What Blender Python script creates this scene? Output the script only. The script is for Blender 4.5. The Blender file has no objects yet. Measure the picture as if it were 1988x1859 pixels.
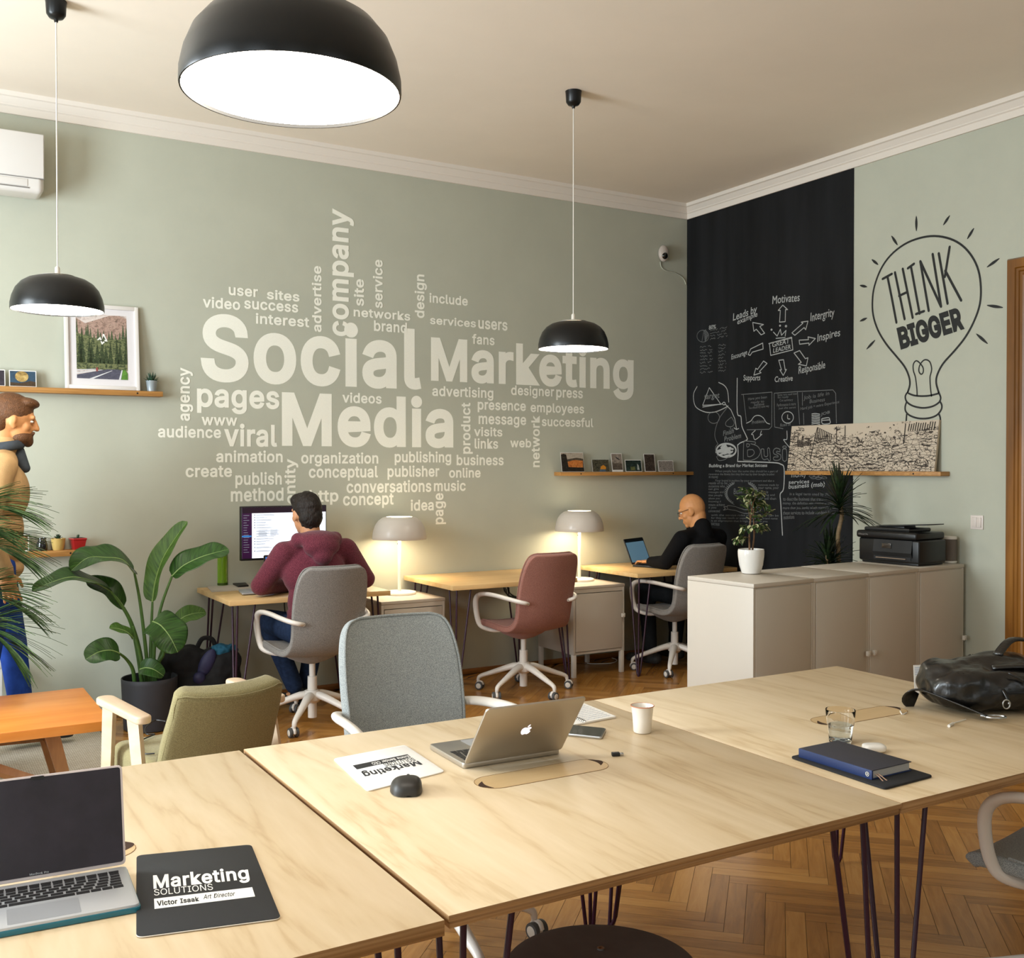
import bpy, bmesh, math, random, os
from mathutils import Vector, Matrix, noise
from mathutils.geometry import delaunay_2d_cdt

# ------------------------------------------------------------------ camera, world, light, exposure
SC = bpy.context.scene
COL = SC.collection
F_PX, YAW, PITCH, PCX, PCY, EYE = 2017.4, math.radians(30.67), math.radians(-.709), 994.0, 929.5, 1.53
WY, WX, CZ = 6.75, 5.71, 3.70            # back wall, right wall, ceiling height
LX, FY = -2.6, -2.4                      # left wall, wall behind the camera
cam = bpy.data.cameras.new('camera')
cam.sensor_width = 36.0
cam.lens = F_PX / 1988 * 36
cam.clip_start = .05
cam_o = bpy.data.objects.new('camera', cam)
COL.objects.link(cam_o)
cam_o.location = (0, 0, EYE)
cam_o.rotation_euler = (math.pi / 2 + PITCH, 0, -YAW)
SC.camera = cam_o

vs = SC.view_settings
vs.view_transform = 'Standard'
vs.look = 'None'
vs.gamma = 1
vs.use_curve_mapping = False
vs.exposure = .76
SC.cycles.max_bounces = 8
SC.cycles.diffuse_bounces = 5
SC.cycles.glossy_bounces = 4
SC.cycles.transmission_bounces = 12
SC.cycles.sample_clamp_indirect = 6
SC.cycles.caustics_reflective = False
SC.cycles.caustics_refractive = False
SC.cycles.use_denoising = True

world = bpy.data.worlds.new('sky')
SC.world = world
world.use_nodes = True
world.node_tree.nodes['Background'].inputs[0].default_value = (.72, .86, 1, 1)
world.node_tree.nodes['Background'].inputs[1].default_value = .5


def area(name, loc, rot, sx, sy, power, color):
    l = bpy.data.lights.new(name, 'AREA')
    l.shape = 'RECTANGLE'
    l.size, l.size_y = sx, sy
    l.energy = power
    l.color = color
    o = bpy.data.objects.new(name, l)
    COL.objects.link(o)
    o.location = loc
    o.rotation_euler = rot
    return o


DAY = (.84, .94, 1.0)
# daylight that comes in through the three tall windows of the left wall and the two behind the camera
for wy, pw in ((-.6, 24), (2.0, 52), (4.6, 185)):
    area('window_daylight', (LX + .03, wy, 1.9), (0, math.radians(-90), 0), 2.2, 1.4, pw, DAY)
for wx in (-.9, 2.2):
    area('window_daylight', (wx, FY + .03, 1.9), (math.radians(90), 0, 0), 1.4, 2.2, 5, (1.0, .97, .92))

F3 = Vector((math.sin(YAW) * math.cos(PITCH), math.cos(YAW) * math.cos(PITCH), math.sin(PITCH)))
R3 = Vector((math.cos(YAW), -math.sin(YAW), 0))
U3 = R3.cross(F3)
EYEV = Vector((0, 0, EYE))


def ray(px, py): return F3 + R3 * ((px - PCX) / F_PX) - U3 * ((py - PCY) / F_PX)
def at_z(px, py, z): d = ray(px, py); return EYEV + d * ((z - EYE) / d.z)
def at_y(px, py, y): d = ray(px, py); return EYEV + d * (y / d.y)
def at_x(px, py, x): d = ray(px, py); return EYEV + d * (x / d.x)


RND = random.Random(7)


# ------------------------------------------------------------------ mesh helpers
def catmull(pts, n=6, closed=False):
    P = [Vector(p) for p in pts]
    if len(P) < 3: return P
    out = []
    m = len(P)
    for i in range(m if closed else m - 1):
        if closed:
            a, b, c, d = P[(i - 1) % m], P[i], P[(i + 1) % m], P[(i + 2) % m]
        else:
            a, b, c, d = P[max(i - 1, 0)], P[i], P[i + 1], P[min(i + 2, m - 1)]
        for k in range(n):
            t = k / n
            out.append(.5 * ((2 * b) + (c - a) * t + (2 * a - 5 * b + 4 * c - d) * t * t + (3 * b - a - 3 * c + d) * t ** 3))
    if not closed: out.append(P[-1])
    return out


def lerp_list(vals, n):
    out = []
    for i in range(n):
        t = i / max(n - 1, 1) * (len(vals) - 1)
        k = min(int(t), len(vals) - 2)
        out.append(vals[k] + (vals[k + 1] - vals[k]) * (t - k))
    return out


def rotz(a): return Matrix.Rotation(a, 4, 'Z')
def rotx(a): return Matrix.Rotation(a, 4, 'X')
def roty(a): return Matrix.Rotation(a, 4, 'Y')
def tr(x, y=0, z=0): return Matrix.Translation((x, y, z) if not hasattr(x, '__len__') else x)
D = math.radians


class MB:
    """collects shapes into one mesh"""

    def __init__(s):
        s.bm = bmesh.new()
        s.m = Matrix.Identity(4)

    def add(s, verts, faces):
        vv = [s.bm.verts.new(s.m @ Vector(v)) for v in verts]
        for f in faces:
            try: s.bm.faces.new([vv[i] for i in f])
            except ValueError: pass
        return s

    def merge(s, b):
        me = bpy.data.meshes.new('tmp')
        b.to_mesh(me)
        b.free()
        me.transform(s.m)
        s.bm.from_mesh(me)
        bpy.data.meshes.remove(me)
        return s

    def box(s, a, b, bev=0, seg=2):
        t = bmesh.new()
        bmesh.ops.create_cube(t, size=1)
        a, b = Vector(a), Vector(b)
        for v in t.verts:
            v.co = Vector([(a[i] + b[i]) / 2 + v.co[i] * (b[i] - a[i]) for i in range(3)])
        if bev:
            bmesh.ops.bevel(t, geom=list(t.edges), offset=bev, segments=seg, affect='EDGES', profile=.5)
        return s.merge(t)

    def prism(s, poly, z0, z1, bev=0, seg=2):
        t = bmesh.new()
        lo = [t.verts.new((p[0], p[1], z0)) for p in poly]
        f = t.faces.new(lo)
        r = bmesh.ops.extrude_face_region(t, geom=[f])
        for g in r['geom']:
            if isinstance(g, bmesh.types.BMVert): g.co.z = z1
        bmesh.ops.recalc_face_normals(t, faces=t.faces)
        if bev:
            ed = [e for e in t.edges if abs(e.verts[0].co.z - e.verts[1].co.z) < 1e-6]
            bmesh.ops.bevel(t, geom=ed, offset=bev, segments=seg, affect='EDGES', profile=.5)
        return s.merge(t)

    def tube(s, pts, r, n=10, smooth=0, cap=True, flat=None, closed=False):
        P = catmull(pts, smooth, closed) if smooth else [Vector(p) for p in pts]
        rs = lerp_list(r, len(P)) if hasattr(r, '__len__') else [r] * len(P)
        fl = flat or (1, 1)
        m = len(P)
        T = []
        for i in range(m):
            if closed: d = P[(i + 1) % m] - P[(i - 1) % m]
            else: d = P[min(i + 1, m - 1)] - P[max(i - 1, 0)]
            T.append(d.normalized() if d.length > 1e-9 else Vector((0, 0, 1)))
        up = Vector((0, 0, 1)) if abs(T[0].z) < .9 else Vector((0, 1, 0))
        nx = T[0].cross(up).normalized()
        vs_, fs = [], []
        for i in range(m):
            nx = (nx - T[i] * nx.dot(T[i])).normalized()
            ny = T[i].cross(nx)
            for k in range(n):
                a = 2 * math.pi * k / n
                vs_.append(P[i] + nx * (math.cos(a) * rs[i] * fl[0]) + ny * (math.sin(a) * rs[i] * fl[1]))
        for i in range(m if closed else m - 1):
            j = (i + 1) % m
            for k in range(n):
                l = (k + 1) % n
                fs.append((i * n + k, i * n + l, j * n + l, j * n + k))
        if cap and not closed:
            fs.append(tuple(range(n - 1, -1, -1)))
            fs.append(tuple((m - 1) * n + k for k in range(n)))
        return s.add(vs_, fs)

    def cyl(s, p0, p1, r0, r1=None, n=24):
        return s.tube([p0, p1], [r0, r0 if r1 is None else r1], n)

    def lathe(s, prof, n=40, c=(0, 0, 0)):
        c = Vector(c)
        vs_, fs, rows = [], [], []
        for (r, z) in prof:
            if r < 1e-6:
                rows.append([len(vs_)])
                vs_.append(c + Vector((0, 0, z)))
            else:
                rows.append(list(range(len(vs_), len(vs_) + n)))
                vs_ += [c + Vector((r * math.cos(2 * math.pi * k / n), r * math.sin(2 * math.pi * k / n), z)) for k in range(n)]
        for a, b in zip(rows, rows[1:]):
            for k in range(n):
                l = (k + 1) % n
                if len(a) == 1 and len(b) == 1: continue
                if len(a) == 1: fs.append((a[0], b[l], b[k]))
                elif len(b) == 1: fs.append((a[k], a[l], b[0]))
                else: fs.append((a[k], a[l], b[l], b[k]))
        return s.add(vs_, fs)

    def capsule(s, p0, p1, r0, r1, n=20, k=6, sq=(1, 1)):
        p0, p1 = Vector(p0), Vector(p1)
        d = (p1 - p0)
        L = d.length
        prof = [(max(r0 * math.sin(math.pi / 2 * i / k), 0), -r0 * math.cos(math.pi / 2 * i / k)) for i in range(k + 1)]
        prof += [(r1 * math.cos(math.pi / 2 * i / k) if i < k else 0, L + r1 * math.sin(math.pi / 2 * i / k)) for i in range(k + 1)]
        q = d.to_track_quat('Z', 'Y').to_matrix().to_4x4()
        old = s.m
        s.m = old @ tr(p0) @ q @ Matrix.Diagonal((sq[0], sq[1], 1, 1))
        s.lathe(prof, n)
        s.m = old
        return s

    def ell(s, c, r, rot=None, u=24, v=14, pw=1.0):
        old = s.m
        s.m = old @ tr(c) @ (rot or Matrix.Identity(4))
        def sp(x): return math.copysign(abs(x) ** pw, x)
        vs_, fs = [], []
        for i in range(v + 1):
            t = math.pi * i / v - math.pi / 2
            for k in range(u):
                a = 2 * math.pi * k / u
                vs_.append((r[0] * sp(math.cos(t)) * sp(math.cos(a)), r[1] * sp(math.cos(t)) * sp(math.sin(a)), r[2] * sp(math.sin(t))))
        for i in range(v):
            for k in range(u):
                l = (k + 1) % u
                fs.append((i * u + k, i * u + l, (i + 1) * u + l, (i + 1) * u + k))
        s.add(vs_, fs)
        s.m = old
        return s

    def grid(s, rows):
        n, m = len(rows), len(rows[0])
        return s.add([p for r in rows for p in r], [(i * m + j, i * m + j + 1, (i + 1) * m + j + 1, (i + 1) * m + j) for i in range(n - 1) for j in range(m - 1)])

    def build(s, name, mat, parent=None, ang=40, mods=(), weld=False):
        if weld: bmesh.ops.remove_doubles(s.bm, verts=s.bm.verts, dist=1e-5)
        bmesh.ops.recalc_face_normals(s.bm, faces=s.bm.faces)
        me = bpy.data.meshes.new(name)
        s.bm.to_mesh(me)
        s.bm.free()
        o = bpy.data.objects.new(name, me)
        COL.objects.link(o)
        if mods:
            for kind, kw in mods:
                md = o.modifiers.new(kind.lower(), kind)
                for a, b in kw.items(): setattr(md, a, b)
            me2 = bpy.data.meshes.new_from_object(o.evaluated_get(bpy.context.evaluated_depsgraph_get()))
            o.modifiers.clear()
            o.data = me2
            bpy.data.meshes.remove(me)
            me = me2
            me.name = name
        if mat is not None:
            me.materials.clear()
            for x in (mat if isinstance(mat, (list, tuple)) else [mat]): me.materials.append(x)
        me.polygons.foreach_set('use_smooth', [ang > 0] * len(me.polygons))
        if 0 < ang < 180: me.set_sharp_from_angle(angle=math.radians(ang))
        if parent is not None: o.parent = parent
        return o


SUB = lambda n: ('SUBSURF', dict(levels=n, render_levels=n))
def FUSE(vox, it=4, fac=.5): return (('REMESH', dict(mode='VOXEL', voxel_size=vox)), ('SMOOTH', dict(factor=fac, iterations=it)))


def thing(name, label, cat, loc=(0, 0, 0), rz=0, group=None):
    o = bpy.data.objects.new(name, None)
    COL.objects.link(o)
    o.empty_display_size = .1
    o.location = loc
    o.rotation_euler = (0, 0, rz)
    return tag(o, label, cat, group)


def tag(o, label, cat, group=None):
    o['label'] = label
    o['category'] = cat
    if group: o['group'] = group
    return o


def struct(name, mb, mat, parent=None, **k):
    o = mb.build(name, mat, parent, **k)
    if parent is None: o['kind'] = 'structure'
    return o


def copy_tree(o, parent=None):
    c = o.copy()
    COL.objects.link(c)
    if parent is not None: c.parent = parent
    for ch in list(o.children): copy_tree(ch, c)
    return c


# ------------------------------------------------------------------ materials
def srgb(h):
    h = h.lstrip('#')
    v = [int(h[i:i + 2], 16) / 255 for i in (0, 2, 4)]
    return tuple(((c + .055) / 1.055) ** 2.4 if c > .04045 else c / 12.92 for c in v)


def _ramp(nt, fac, stops):
    r = nt.nodes.new('ShaderNodeValToRGB')
    e = r.color_ramp.elements
    while len(e) < len(stops): e.new(.5)
    for el, (p, c) in zip(e, stops):
        el.position = p
        el.color = (*c, 1)
    nt.links.new(fac, r.inputs[0])
    return r.outputs[0]


def mat(name, col, rough=.5, metal=0, vary=0, vscale=8, stretch=(1, 1, 1), bump=0, bscale=60, emit=0, ecol=None, coat=0, spec=.5, trans=0, ior=1.45, sheen=0, sub=0):
    m = bpy.data.materials.new(name)
    m.use_nodes = True
    nt = m.node_tree
    b = nt.nodes['Principled BSDF']
    c = srgb(col) if isinstance(col, str) else col
    I = b.inputs
    I['Base Color'].default_value = (*c, 1)
    I['Roughness'].default_value = rough
    I['Metallic'].default_value = metal
    I['Specular IOR Level'].default_value = spec
    I['IOR'].default_value = ior
    I['Transmission Weight'].default_value = trans
    I['Coat Weight'].default_value = coat
    I['Sheen Weight'].default_value = sheen
    if emit:
        I['Emission Color'].default_value = (*(ecol or c), 1)
        I['Emission Strength'].default_value = emit
    if vary or bump:
        tc = nt.nodes.new('ShaderNodeTexCoord')
        mp = nt.nodes.new('ShaderNodeMapping')
        mp.inputs['Scale'].default_value = stretch
        nt.links.new(tc.outputs['Object'], mp.inputs[0])
    if vary:
        n = nt.nodes.new('ShaderNodeTexNoise')
        n.inputs['Scale'].default_value = vscale
        n.inputs['Detail'].default_value = 5
        n.inputs['Roughness'].default_value = .6
        nt.links.new(mp.outputs[0], n.inputs['Vector'])
        lo = tuple(x * (1 - vary) for x in c)
        hi = tuple(min(x * (1 + vary), 1) for x in c)
        nt.links.new(_ramp(nt, n.outputs['Fac'], [(.3, lo), (.7, hi)]), I['Base Color'])
    if bump:
        n2 = nt.nodes.new('ShaderNodeTexNoise')
        n2.inputs['Scale'].default_value = bscale
        n2.inputs['Detail'].default_value = 3
        nt.links.new(mp.outputs[0], n2.inputs['Vector'])
        bp = nt.nodes.new('ShaderNodeBump')
        bp.inputs['Strength'].default_value = bump
        bp.inputs['Distance'].default_value = .01
        nt.links.new(n2.outputs['Fac'], bp.inputs['Height'])
        nt.links.new(bp.outputs[0], I['Normal'])
    return m


def wood(name, stops, scale=(1, 12, 1), grain=6, dist=3.5, rough=.45, bump=.05, fine=.35, coords='Object'):
    """figured wood: bands running along the axis with the smallest scale value"""
    m = bpy.data.materials.new(name)
    m.use_nodes = True
    nt = m.node_tree
    b = nt.nodes['Principled BSDF']
    tc = nt.nodes.new('ShaderNodeTexCoord')
    mp = nt.nodes.new('ShaderNodeMapping')
    mp.inputs['Scale'].default_value = scale
    nt.links.new(tc.outputs[coords], mp.inputs[0])
    n = nt.nodes.new('ShaderNodeTexNoise')
    n.inputs['Scale'].default_value = 1
    n.inputs['Detail'].default_value = 4
    n.inputs['Distortion'].default_value = dist * .2
    nt.links.new(mp.outputs[0], n.inputs['Vector'])
    ml = nt.nodes.new('ShaderNodeMath')
    ml.operation = 'MULTIPLY'
    ml.inputs[1].default_value = grain
    nt.links.new(n.outputs['Fac'], ml.inputs[0])
    fr = nt.nodes.new('ShaderNodeMath')
    fr.operation = 'PINGPONG'
    fr.inputs[1].default_value = 1
    nt.links.new(ml.outputs[0], fr.inputs[0])
    n2 = nt.nodes.new('ShaderNodeTexNoise')
    n2.inputs['Scale'].default_value = 9
    n2.inputs['Detail'].default_value = 6
    nt.links.new(mp.outputs[0], n2.inputs['Vector'])
    mx = nt.nodes.new('ShaderNodeMix')
    mx.inputs['Factor'].default_value = fine
    nt.links.new(fr.outputs[0], mx.inputs['A'])
    nt.links.new(n2.outputs['Fac'], mx.inputs['B'])
    st = [(p, srgb(c)) for p, c in stops]
    nt.links.new(_ramp(nt, mx.outputs[0], st), b.inputs['Base Color'])
    b.inputs['Roughness'].default_value = rough
    if bump:
        bp = nt.nodes.new('ShaderNodeBump')
        bp.inputs['Strength'].default_value = bump
        bp.inputs['Distance'].default_value = .004
        nt.links.new(n2.outputs['Fac'], bp.inputs['Height'])
        nt.links.new(bp.outputs[0], b.inputs['Normal'])
    return m


def heather(name, c1, c2, scale=420, rough=.9, bump=.25):
    """woven two-tone upholstery"""
    m = mat(name, c1, rough, bump=bump, bscale=scale, spec=.2, sheen=.15)
    nt = m.node_tree
    tc = [n for n in nt.nodes if n.type == 'MAPPING'][0]
    n = nt.nodes.new('ShaderNodeTexNoise')
    n.inputs['Scale'].default_value = scale * .6
    n.inputs['Detail'].default_value = 2
    nt.links.new(tc.outputs[0], n.inputs['Vector'])
    nt.links.new(_ramp(nt, n.outputs['Fac'], [(.36, srgb(c1)), (.64, srgb(c2))]), nt.nodes['Principled BSDF'].inputs['Base Color'])
    return m


# ------------------------------------------------------------------ lettering: glyph outlines thickened and united
def _font():
    try:
        p = os.path.join(bpy.utils.resource_path('LOCAL'), 'datafiles', 'fonts', 'Inter.woff2')
        if os.path.exists(p): return bpy.data.fonts.load(p)
    except Exception:
        pass
    return None


FONT = _font()
_gl = {}


def _tmesh(s, font):
    c = bpy.data.curves.new('t', 'FONT')
    c.body = s
    c.resolution_u = 3
    if font: c.font = font
    o = bpy.data.objects.new('t', c)
    COL.objects.link(o)
    me = bpy.data.meshes.new_from_object(o.evaluated_get(bpy.context.evaluated_depsgraph_get()))
    bpy.data.objects.remove(o)
    bpy.data.curves.remove(c)
    V = [Vector(v.co[:2]) for v in me.vertices]
    P = [tuple(p.vertices) for p in me.polygons]
    bpy.data.meshes.remove(me)
    return V, P


def unite(polys):
    """union of simple polygons (lists of 2D points) as triangles"""
    V, Fc = [], []
    for p in polys:
        a = sum(p[i][0] * p[(i + 1) % len(p)][1] - p[(i + 1) % len(p)][0] * p[i][1] for i in range(len(p)))
        if abs(a) < 1e-12: continue
        if a < 0: p = p[::-1]
        Fc.append(list(range(len(V), len(V) + len(p))))
        V += [Vector((q[0], q[1])) for q in p]
    if not Fc: return [], []
    r = delaunay_2d_cdt(V, [], Fc, 0, 1e-6)
    return [tuple(v) for v in r[0]], [tuple(f) for f, src in zip(r[2], r[5]) if src]


def _ribbon(a, b, w0, w1=None):
    w1 = w0 if w1 is None else w1
    d = (b - a)
    if d.length < 1e-9: return None
    n = Vector((-d.y, d.x)).normalized()
    return [a + n * w0, a - n * w0, b - n * w1, b + n * w1]


def _disc(c, w, k=8): return [c + Vector((math.cos(2 * math.pi * i / k + .2), math.sin(2 * math.pi * i / k + .2))) * w for i in range(k)]


def glyph(ch, bold, font):
    key = (ch, bold, font is None)
    if key in _gl: return _gl[key]
    V, P = _tmesh(ch, font)
    adv = max((v.x for v in _tmesh(ch + '|', font)[0])) - max((v.x for v in _tmesh('|', font)[0]))
    polys = [[V[i] for i in p] for p in P]
    if bold and P:
        seen = set()
        V, P = unite(polys)
        V = [Vector(v) for v in V]
        for p in P:
            for i in range(len(p)): seen.add((p[i], p[(i + 1) % len(p)]))
        nxt = {i: j for i, j in seen if (j, i) not in seen}      # outline, with the ink on its left
        for i, j in nxt.items():
            q = _ribbon(V[i], V[j], bold)
            if q: polys.append(q)
            k = nxt.get(j)
            if k is None: continue
            d1, d2 = (V[j] - V[i]).normalized(), (V[k] - V[j]).normalized()
            cr = d1.x * d2.y - d1.y * d2.x
            if cr > 1e-3:
                n1, n2 = Vector((d1.y, -d1.x)), Vector((d2.y, -d2.x))
                m = n1 + n2
                c = m.length_squared
                tip = V[j] + m * (2 * bold / c) if c > .25 else V[j] + m.normalized() * bold
                polys.append([V[j], V[j] + n1 * bold, tip, V[j] + n2 * bold])
    if polys and bold:
        vv, ff = unite(polys)
    else:
        vv, ff = unite(polys) if polys else ([], [])
    _gl[key] = (vv, ff, adv + bold * 1.0)
    return _gl[key]


def text2d(s, bold=.0, font='inter', track=0, shear=0, jitter=0):
    f = FONT if font == 'inter' else None
    V, Fc, x = [], [], 0
    for ch in s:
        if ch == ' ':
            x += .28
            continue
        vv, ff, adv = glyph(ch, bold, f)
        b = len(V)
        dy = RND.uniform(-jitter, jitter)
        V += [(v[0] + x + shear * v[1], v[1] + dy) for v in vv]
        Fc += [tuple(i + b for i in t) for t in ff]
        x += adv + track
    return V, Fc


def put_text(mb, s, place, rect, bold=0, vertical=False, flip=False, **k):
    """ink of the text fitted to rect (u0, v0, u1, v1); place(u, v) gives the point in the mesh"""
    V, Fc = text2d(s, bold, **k)
    if vertical: V = [(-y, x) for x, y in V]
    if flip: V = [(-x, -y) for x, y in V]
    x0, x1 = min(v[0] for v in V), max(v[0] for v in V)
    y0, y1 = min(v[1] for v in V), max(v[1] for v in V)
    u0, v0, u1, v1 = rect
    mb.add([place(u0 + (x - x0) / (x1 - x0) * (u1 - u0), v0 + (y - y0) / (y1 - y0) * (v1 - v0)) for x, y in V], Fc)


def strokes(mb, paths, w, place, smooth=4, taper=False):
    """hand-drawn lines of half width w; place(u, v) gives the point in the mesh"""
    polys = []
    for p in paths:
        closed = p[0] == p[-1] and len(p) > 3
        q = [Vector(x[:2]) for x in (catmull([(a[0], a[1], 0) for a in p], smooth) if smooth and len(p) > 2 else [Vector((a[0], a[1], 0)) for a in p])]
        n = len(q)
        wd = [w * (.35 + 1.3 * math.sin(math.pi * (i + .5) / n)) if taper else w for i in range(n)]
        for i in range(n - 1):
            r = _ribbon(q[i], q[i + 1], wd[i], wd[i + 1])
            if r: polys.append(r)
        polys += [_disc(q[i], wd[i], 6) for i in range(n)]
    vv, ff = unite(polys)
    mb.add([place(*v) for v in vv], ff)

# ------------------------------------------------------------------ materials of the room
M = {}
M['wall'] = mat('sage_wall_paint', '#b6b8a9', .85, vary=.03, vscale=3, bump=.05, bscale=220, spec=.3)
M['ceil'] = mat('ceiling_paint', '#ebe1d3', .9, vary=.02, vscale=2, spec=.2)
M['crown'] = mat('moulding_paint', '#e0d8ce', .7, spec=.3)
M['dark_gap'] = mat('joint_dark', '#3a2413', .9)
M['pine'] = wood('varnished_pine', [(0, '#5f3a0c'), (.45, '#805014'), (1, '#9c6926')], (9, 9, .7), 3, 3, .35, .04)
M['base_oak'] = wood('oak_skirting', [(0, '#7a4a1c'), (1, '#a86f34')], (1, 30, 30), 3, 2, .4)
M['shelf'] = wood('shelf_plywood', [(0, '#9a6a34'), (.5, '#b9874a'), (1, '#cb9c5e')], (2, 20, 55), 4, 2, .5)
M['desk'] = wood('birch_desk_top', [(0, '#c79f66'), (.5, '#d8b37c'), (1, '#e2c28e')], (1.2, 10, 10), 3, 3, .4, .03)
M['ply'] = wood('birch_plywood', [(.05, '#bd9f76'), (.38, '#d6c09d'), (1, '#e1cdaf')], (7.0, .9, 4), 7, 4, .42, .03, .5)
M['ply_edge'] = wood('plywood_edge', [(0, '#7d5a34'), (.5, '#a57d50'), (1, '#bf9a6c')], (2, 2, 190), 3, 1, .6, .1)
M['white'] = mat('white_paint', '#dcd8d0', .45)
M['white_metal'] = mat('white_powder_coat', '#d8d2c8', .4)
M['cab'] = mat('cabinet_white', '#c8c0b4', .45, bump=.02, bscale=300)
M['hairpin'] = mat('hairpin_steel', '#34162a', .35, spec=.5)
M['black'] = mat('black_plastic', '#141414', .4)
M['black_soft'] = mat('black_rubber', '#1a1a1c', .7)
M['steel'] = mat('brushed_steel', '#b9b9b9', .3, metal=1)
M['lamp_black'] = mat('black_lacquer', '#0d0e0f', .33, spec=.4)
M['lamp_glow'] = mat('lamp_diffuser', '#ffffff', .6, emit=16, ecol=(1, .92, .79))
M['lamp_glow_top'] = mat('lamp_top_opening', '#ffffff', .6, emit=4, ecol=(1, .84, .58))
M['lamp_glow_s'] = mat('lamp_diffuser_small', '#ffffff', .6, emit=9.5, ecol=(1, .82, .56))


def floor_mat():
    m = bpy.data.materials.new('oak_parquet')
    m.use_nodes = True
    nt = m.node_tree
    b = nt.nodes['Principled BSDF']
    uv = nt.nodes.new('ShaderNodeUVMap')
    at = nt.nodes.new('ShaderNodeAttribute')
    at.attribute_name = 'tone'
    mp = nt.nodes.new('ShaderNodeMapping')
    mp.inputs['Scale'].default_value = (2.2, 22, 1)
    nt.links.new(uv.outputs[0], mp.inputs[0])
    n = nt.nodes.new('ShaderNodeTexNoise')
    n.inputs['Scale'].default_value = 1.5
    n.inputs['Detail'].default_value = 7
    n.inputs['Roughness'].default_value = .65
    n.inputs['Distortion'].default_value = .9
    nt.links.new(mp.outputs[0], n.inputs['Vector'])
    mx = nt.nodes.new('ShaderNodeMix')
    mx.inputs['Factor'].default_value = .34
    nt.links.new(n.outputs['Fac'], mx.inputs['A'])
    nt.links.new(at.outputs['Fac'], mx.inputs['B'])
    nt.links.new(_ramp(nt, mx.outputs[0], [(.2, srgb('#7a4f20')), (.5, srgb('#a37034')), (.82, srgb('#bd8b4a'))]), b.inputs['Base Color'])
    b.inputs['Roughness'].default_value = .27
    b.inputs['Specular IOR Level'].default_value = .45
    bp = nt.nodes.new('ShaderNodeBump')
    bp.inputs['Strength'].default_value = .06
    bp.inputs['Distance'].default_value = .003
    nt.links.new(n.outputs['Fac'], bp.inputs['Height'])
    nt.links.new(bp.outputs[0], b.inputs['Normal'])
    return m


def build_floor():
    L, W = .42, .066
    bm = bmesh.new()
    uvl = bm.loops.layers.uv.new('UVMap')
    fl = bm.faces.layers.float.new('tone')
    c = math.sqrt(.5)
    r = random.Random(3)

    def quad(a0, b0, a1, b1, along):
        g = .0007
        P = [(a0 + g, b0 + g), (a1 - g, b0 + g), (a1 - g, b1 - g), (a0 + g, b1 - g)]
        Q = [((a - b) * c, (a + b) * c) for a, b in P]
        if not any(LX - .4 < x < WX + .3 and FY - .4 < y < WY + .3 for x, y in Q): return
        Q = [(min(max(x, LX), WX), min(max(y, FY), WY)) for x, y in Q]
        f = bm.faces.new([bm.verts.new((x, y, 0)) for x, y in Q])
        o = r.uniform(0, 60)
        for lp, (a, b) in zip(f.loops, P):
            u, v = ((a - a0), (b - b0)) if along else ((b - b0), (a - a0))
            lp[uvl].uv = (u + o, v + o * .37)
        f[fl] = r.uniform(0, 1)
    for n in range(-20, 21):
        for k in range(-155, 156):
            ox, oy = n * L + k * W, -n * L + k * W
            quad(ox, oy, ox + L, oy + W, True)
            quad(ox + L, oy + W - L, ox + L + W, oy + W, False)
    bmesh.ops.dissolve_degenerate(bm, dist=1e-5, edges=bm.edges)
    for f in bm.faces:
        f.normal_update()
        if f.normal.z < 0: f.normal_flip()
    t = bmesh.new()
    nb = len(bm.faces)
    mb = MB()
    mb.bm = bm
    mb.box((LX - .2, FY - .2, -.12), (WX + .2, WY + .2, -.002))
    bm.faces.ensure_lookup_table()
    for f in bm.faces[nb:]: f.material_index = 1
    me = bpy.data.meshes.new('floor')
    bm.to_mesh(me)
    bm.free()
    me.materials.append(floor_mat())
    me.materials.append(M['dark_gap'])
    o = bpy.data.objects.new('floor', me)
    COL.objects.link(o)
    o['kind'] = 'structure'


build_floor()
T = .2
struct('ceiling', MB().box((LX - T, FY - T, CZ), (WX + T, WY + T, CZ + T)), M['ceil'])
struct('wall_back', MB().box((LX - T, WY, 0), (WX + T, WY + T, CZ)), M['wall'])


def wall_with_holes(name, fixed, axis, a0, a1, holes, t, m):
    """wall along an axis with rectangular openings (lo, hi, z0, z1)"""
    mb = MB()
    xs = sorted({a0, a1, *[h[0] for h in holes], *[h[1] for h in holes]})
    for lo, hi in zip(xs, xs[1:]):
        hs = [h for h in holes if h[0] <= lo and hi <= h[1]]
        spans = [(0, CZ)] if not hs else [(0, hs[0][2]), (hs[0][3], CZ)]
        for z0, z1 in spans:
            if z1 - z0 < 1e-4: continue
            A = (fixed, lo, z0) if axis == 'y' else (lo, fixed, z0)
            B = (fixed + t, hi, z1) if axis == 'y' else (hi, fixed + t, z1)
            mb.box(A, B)
    return struct(name, mb, m)


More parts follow.
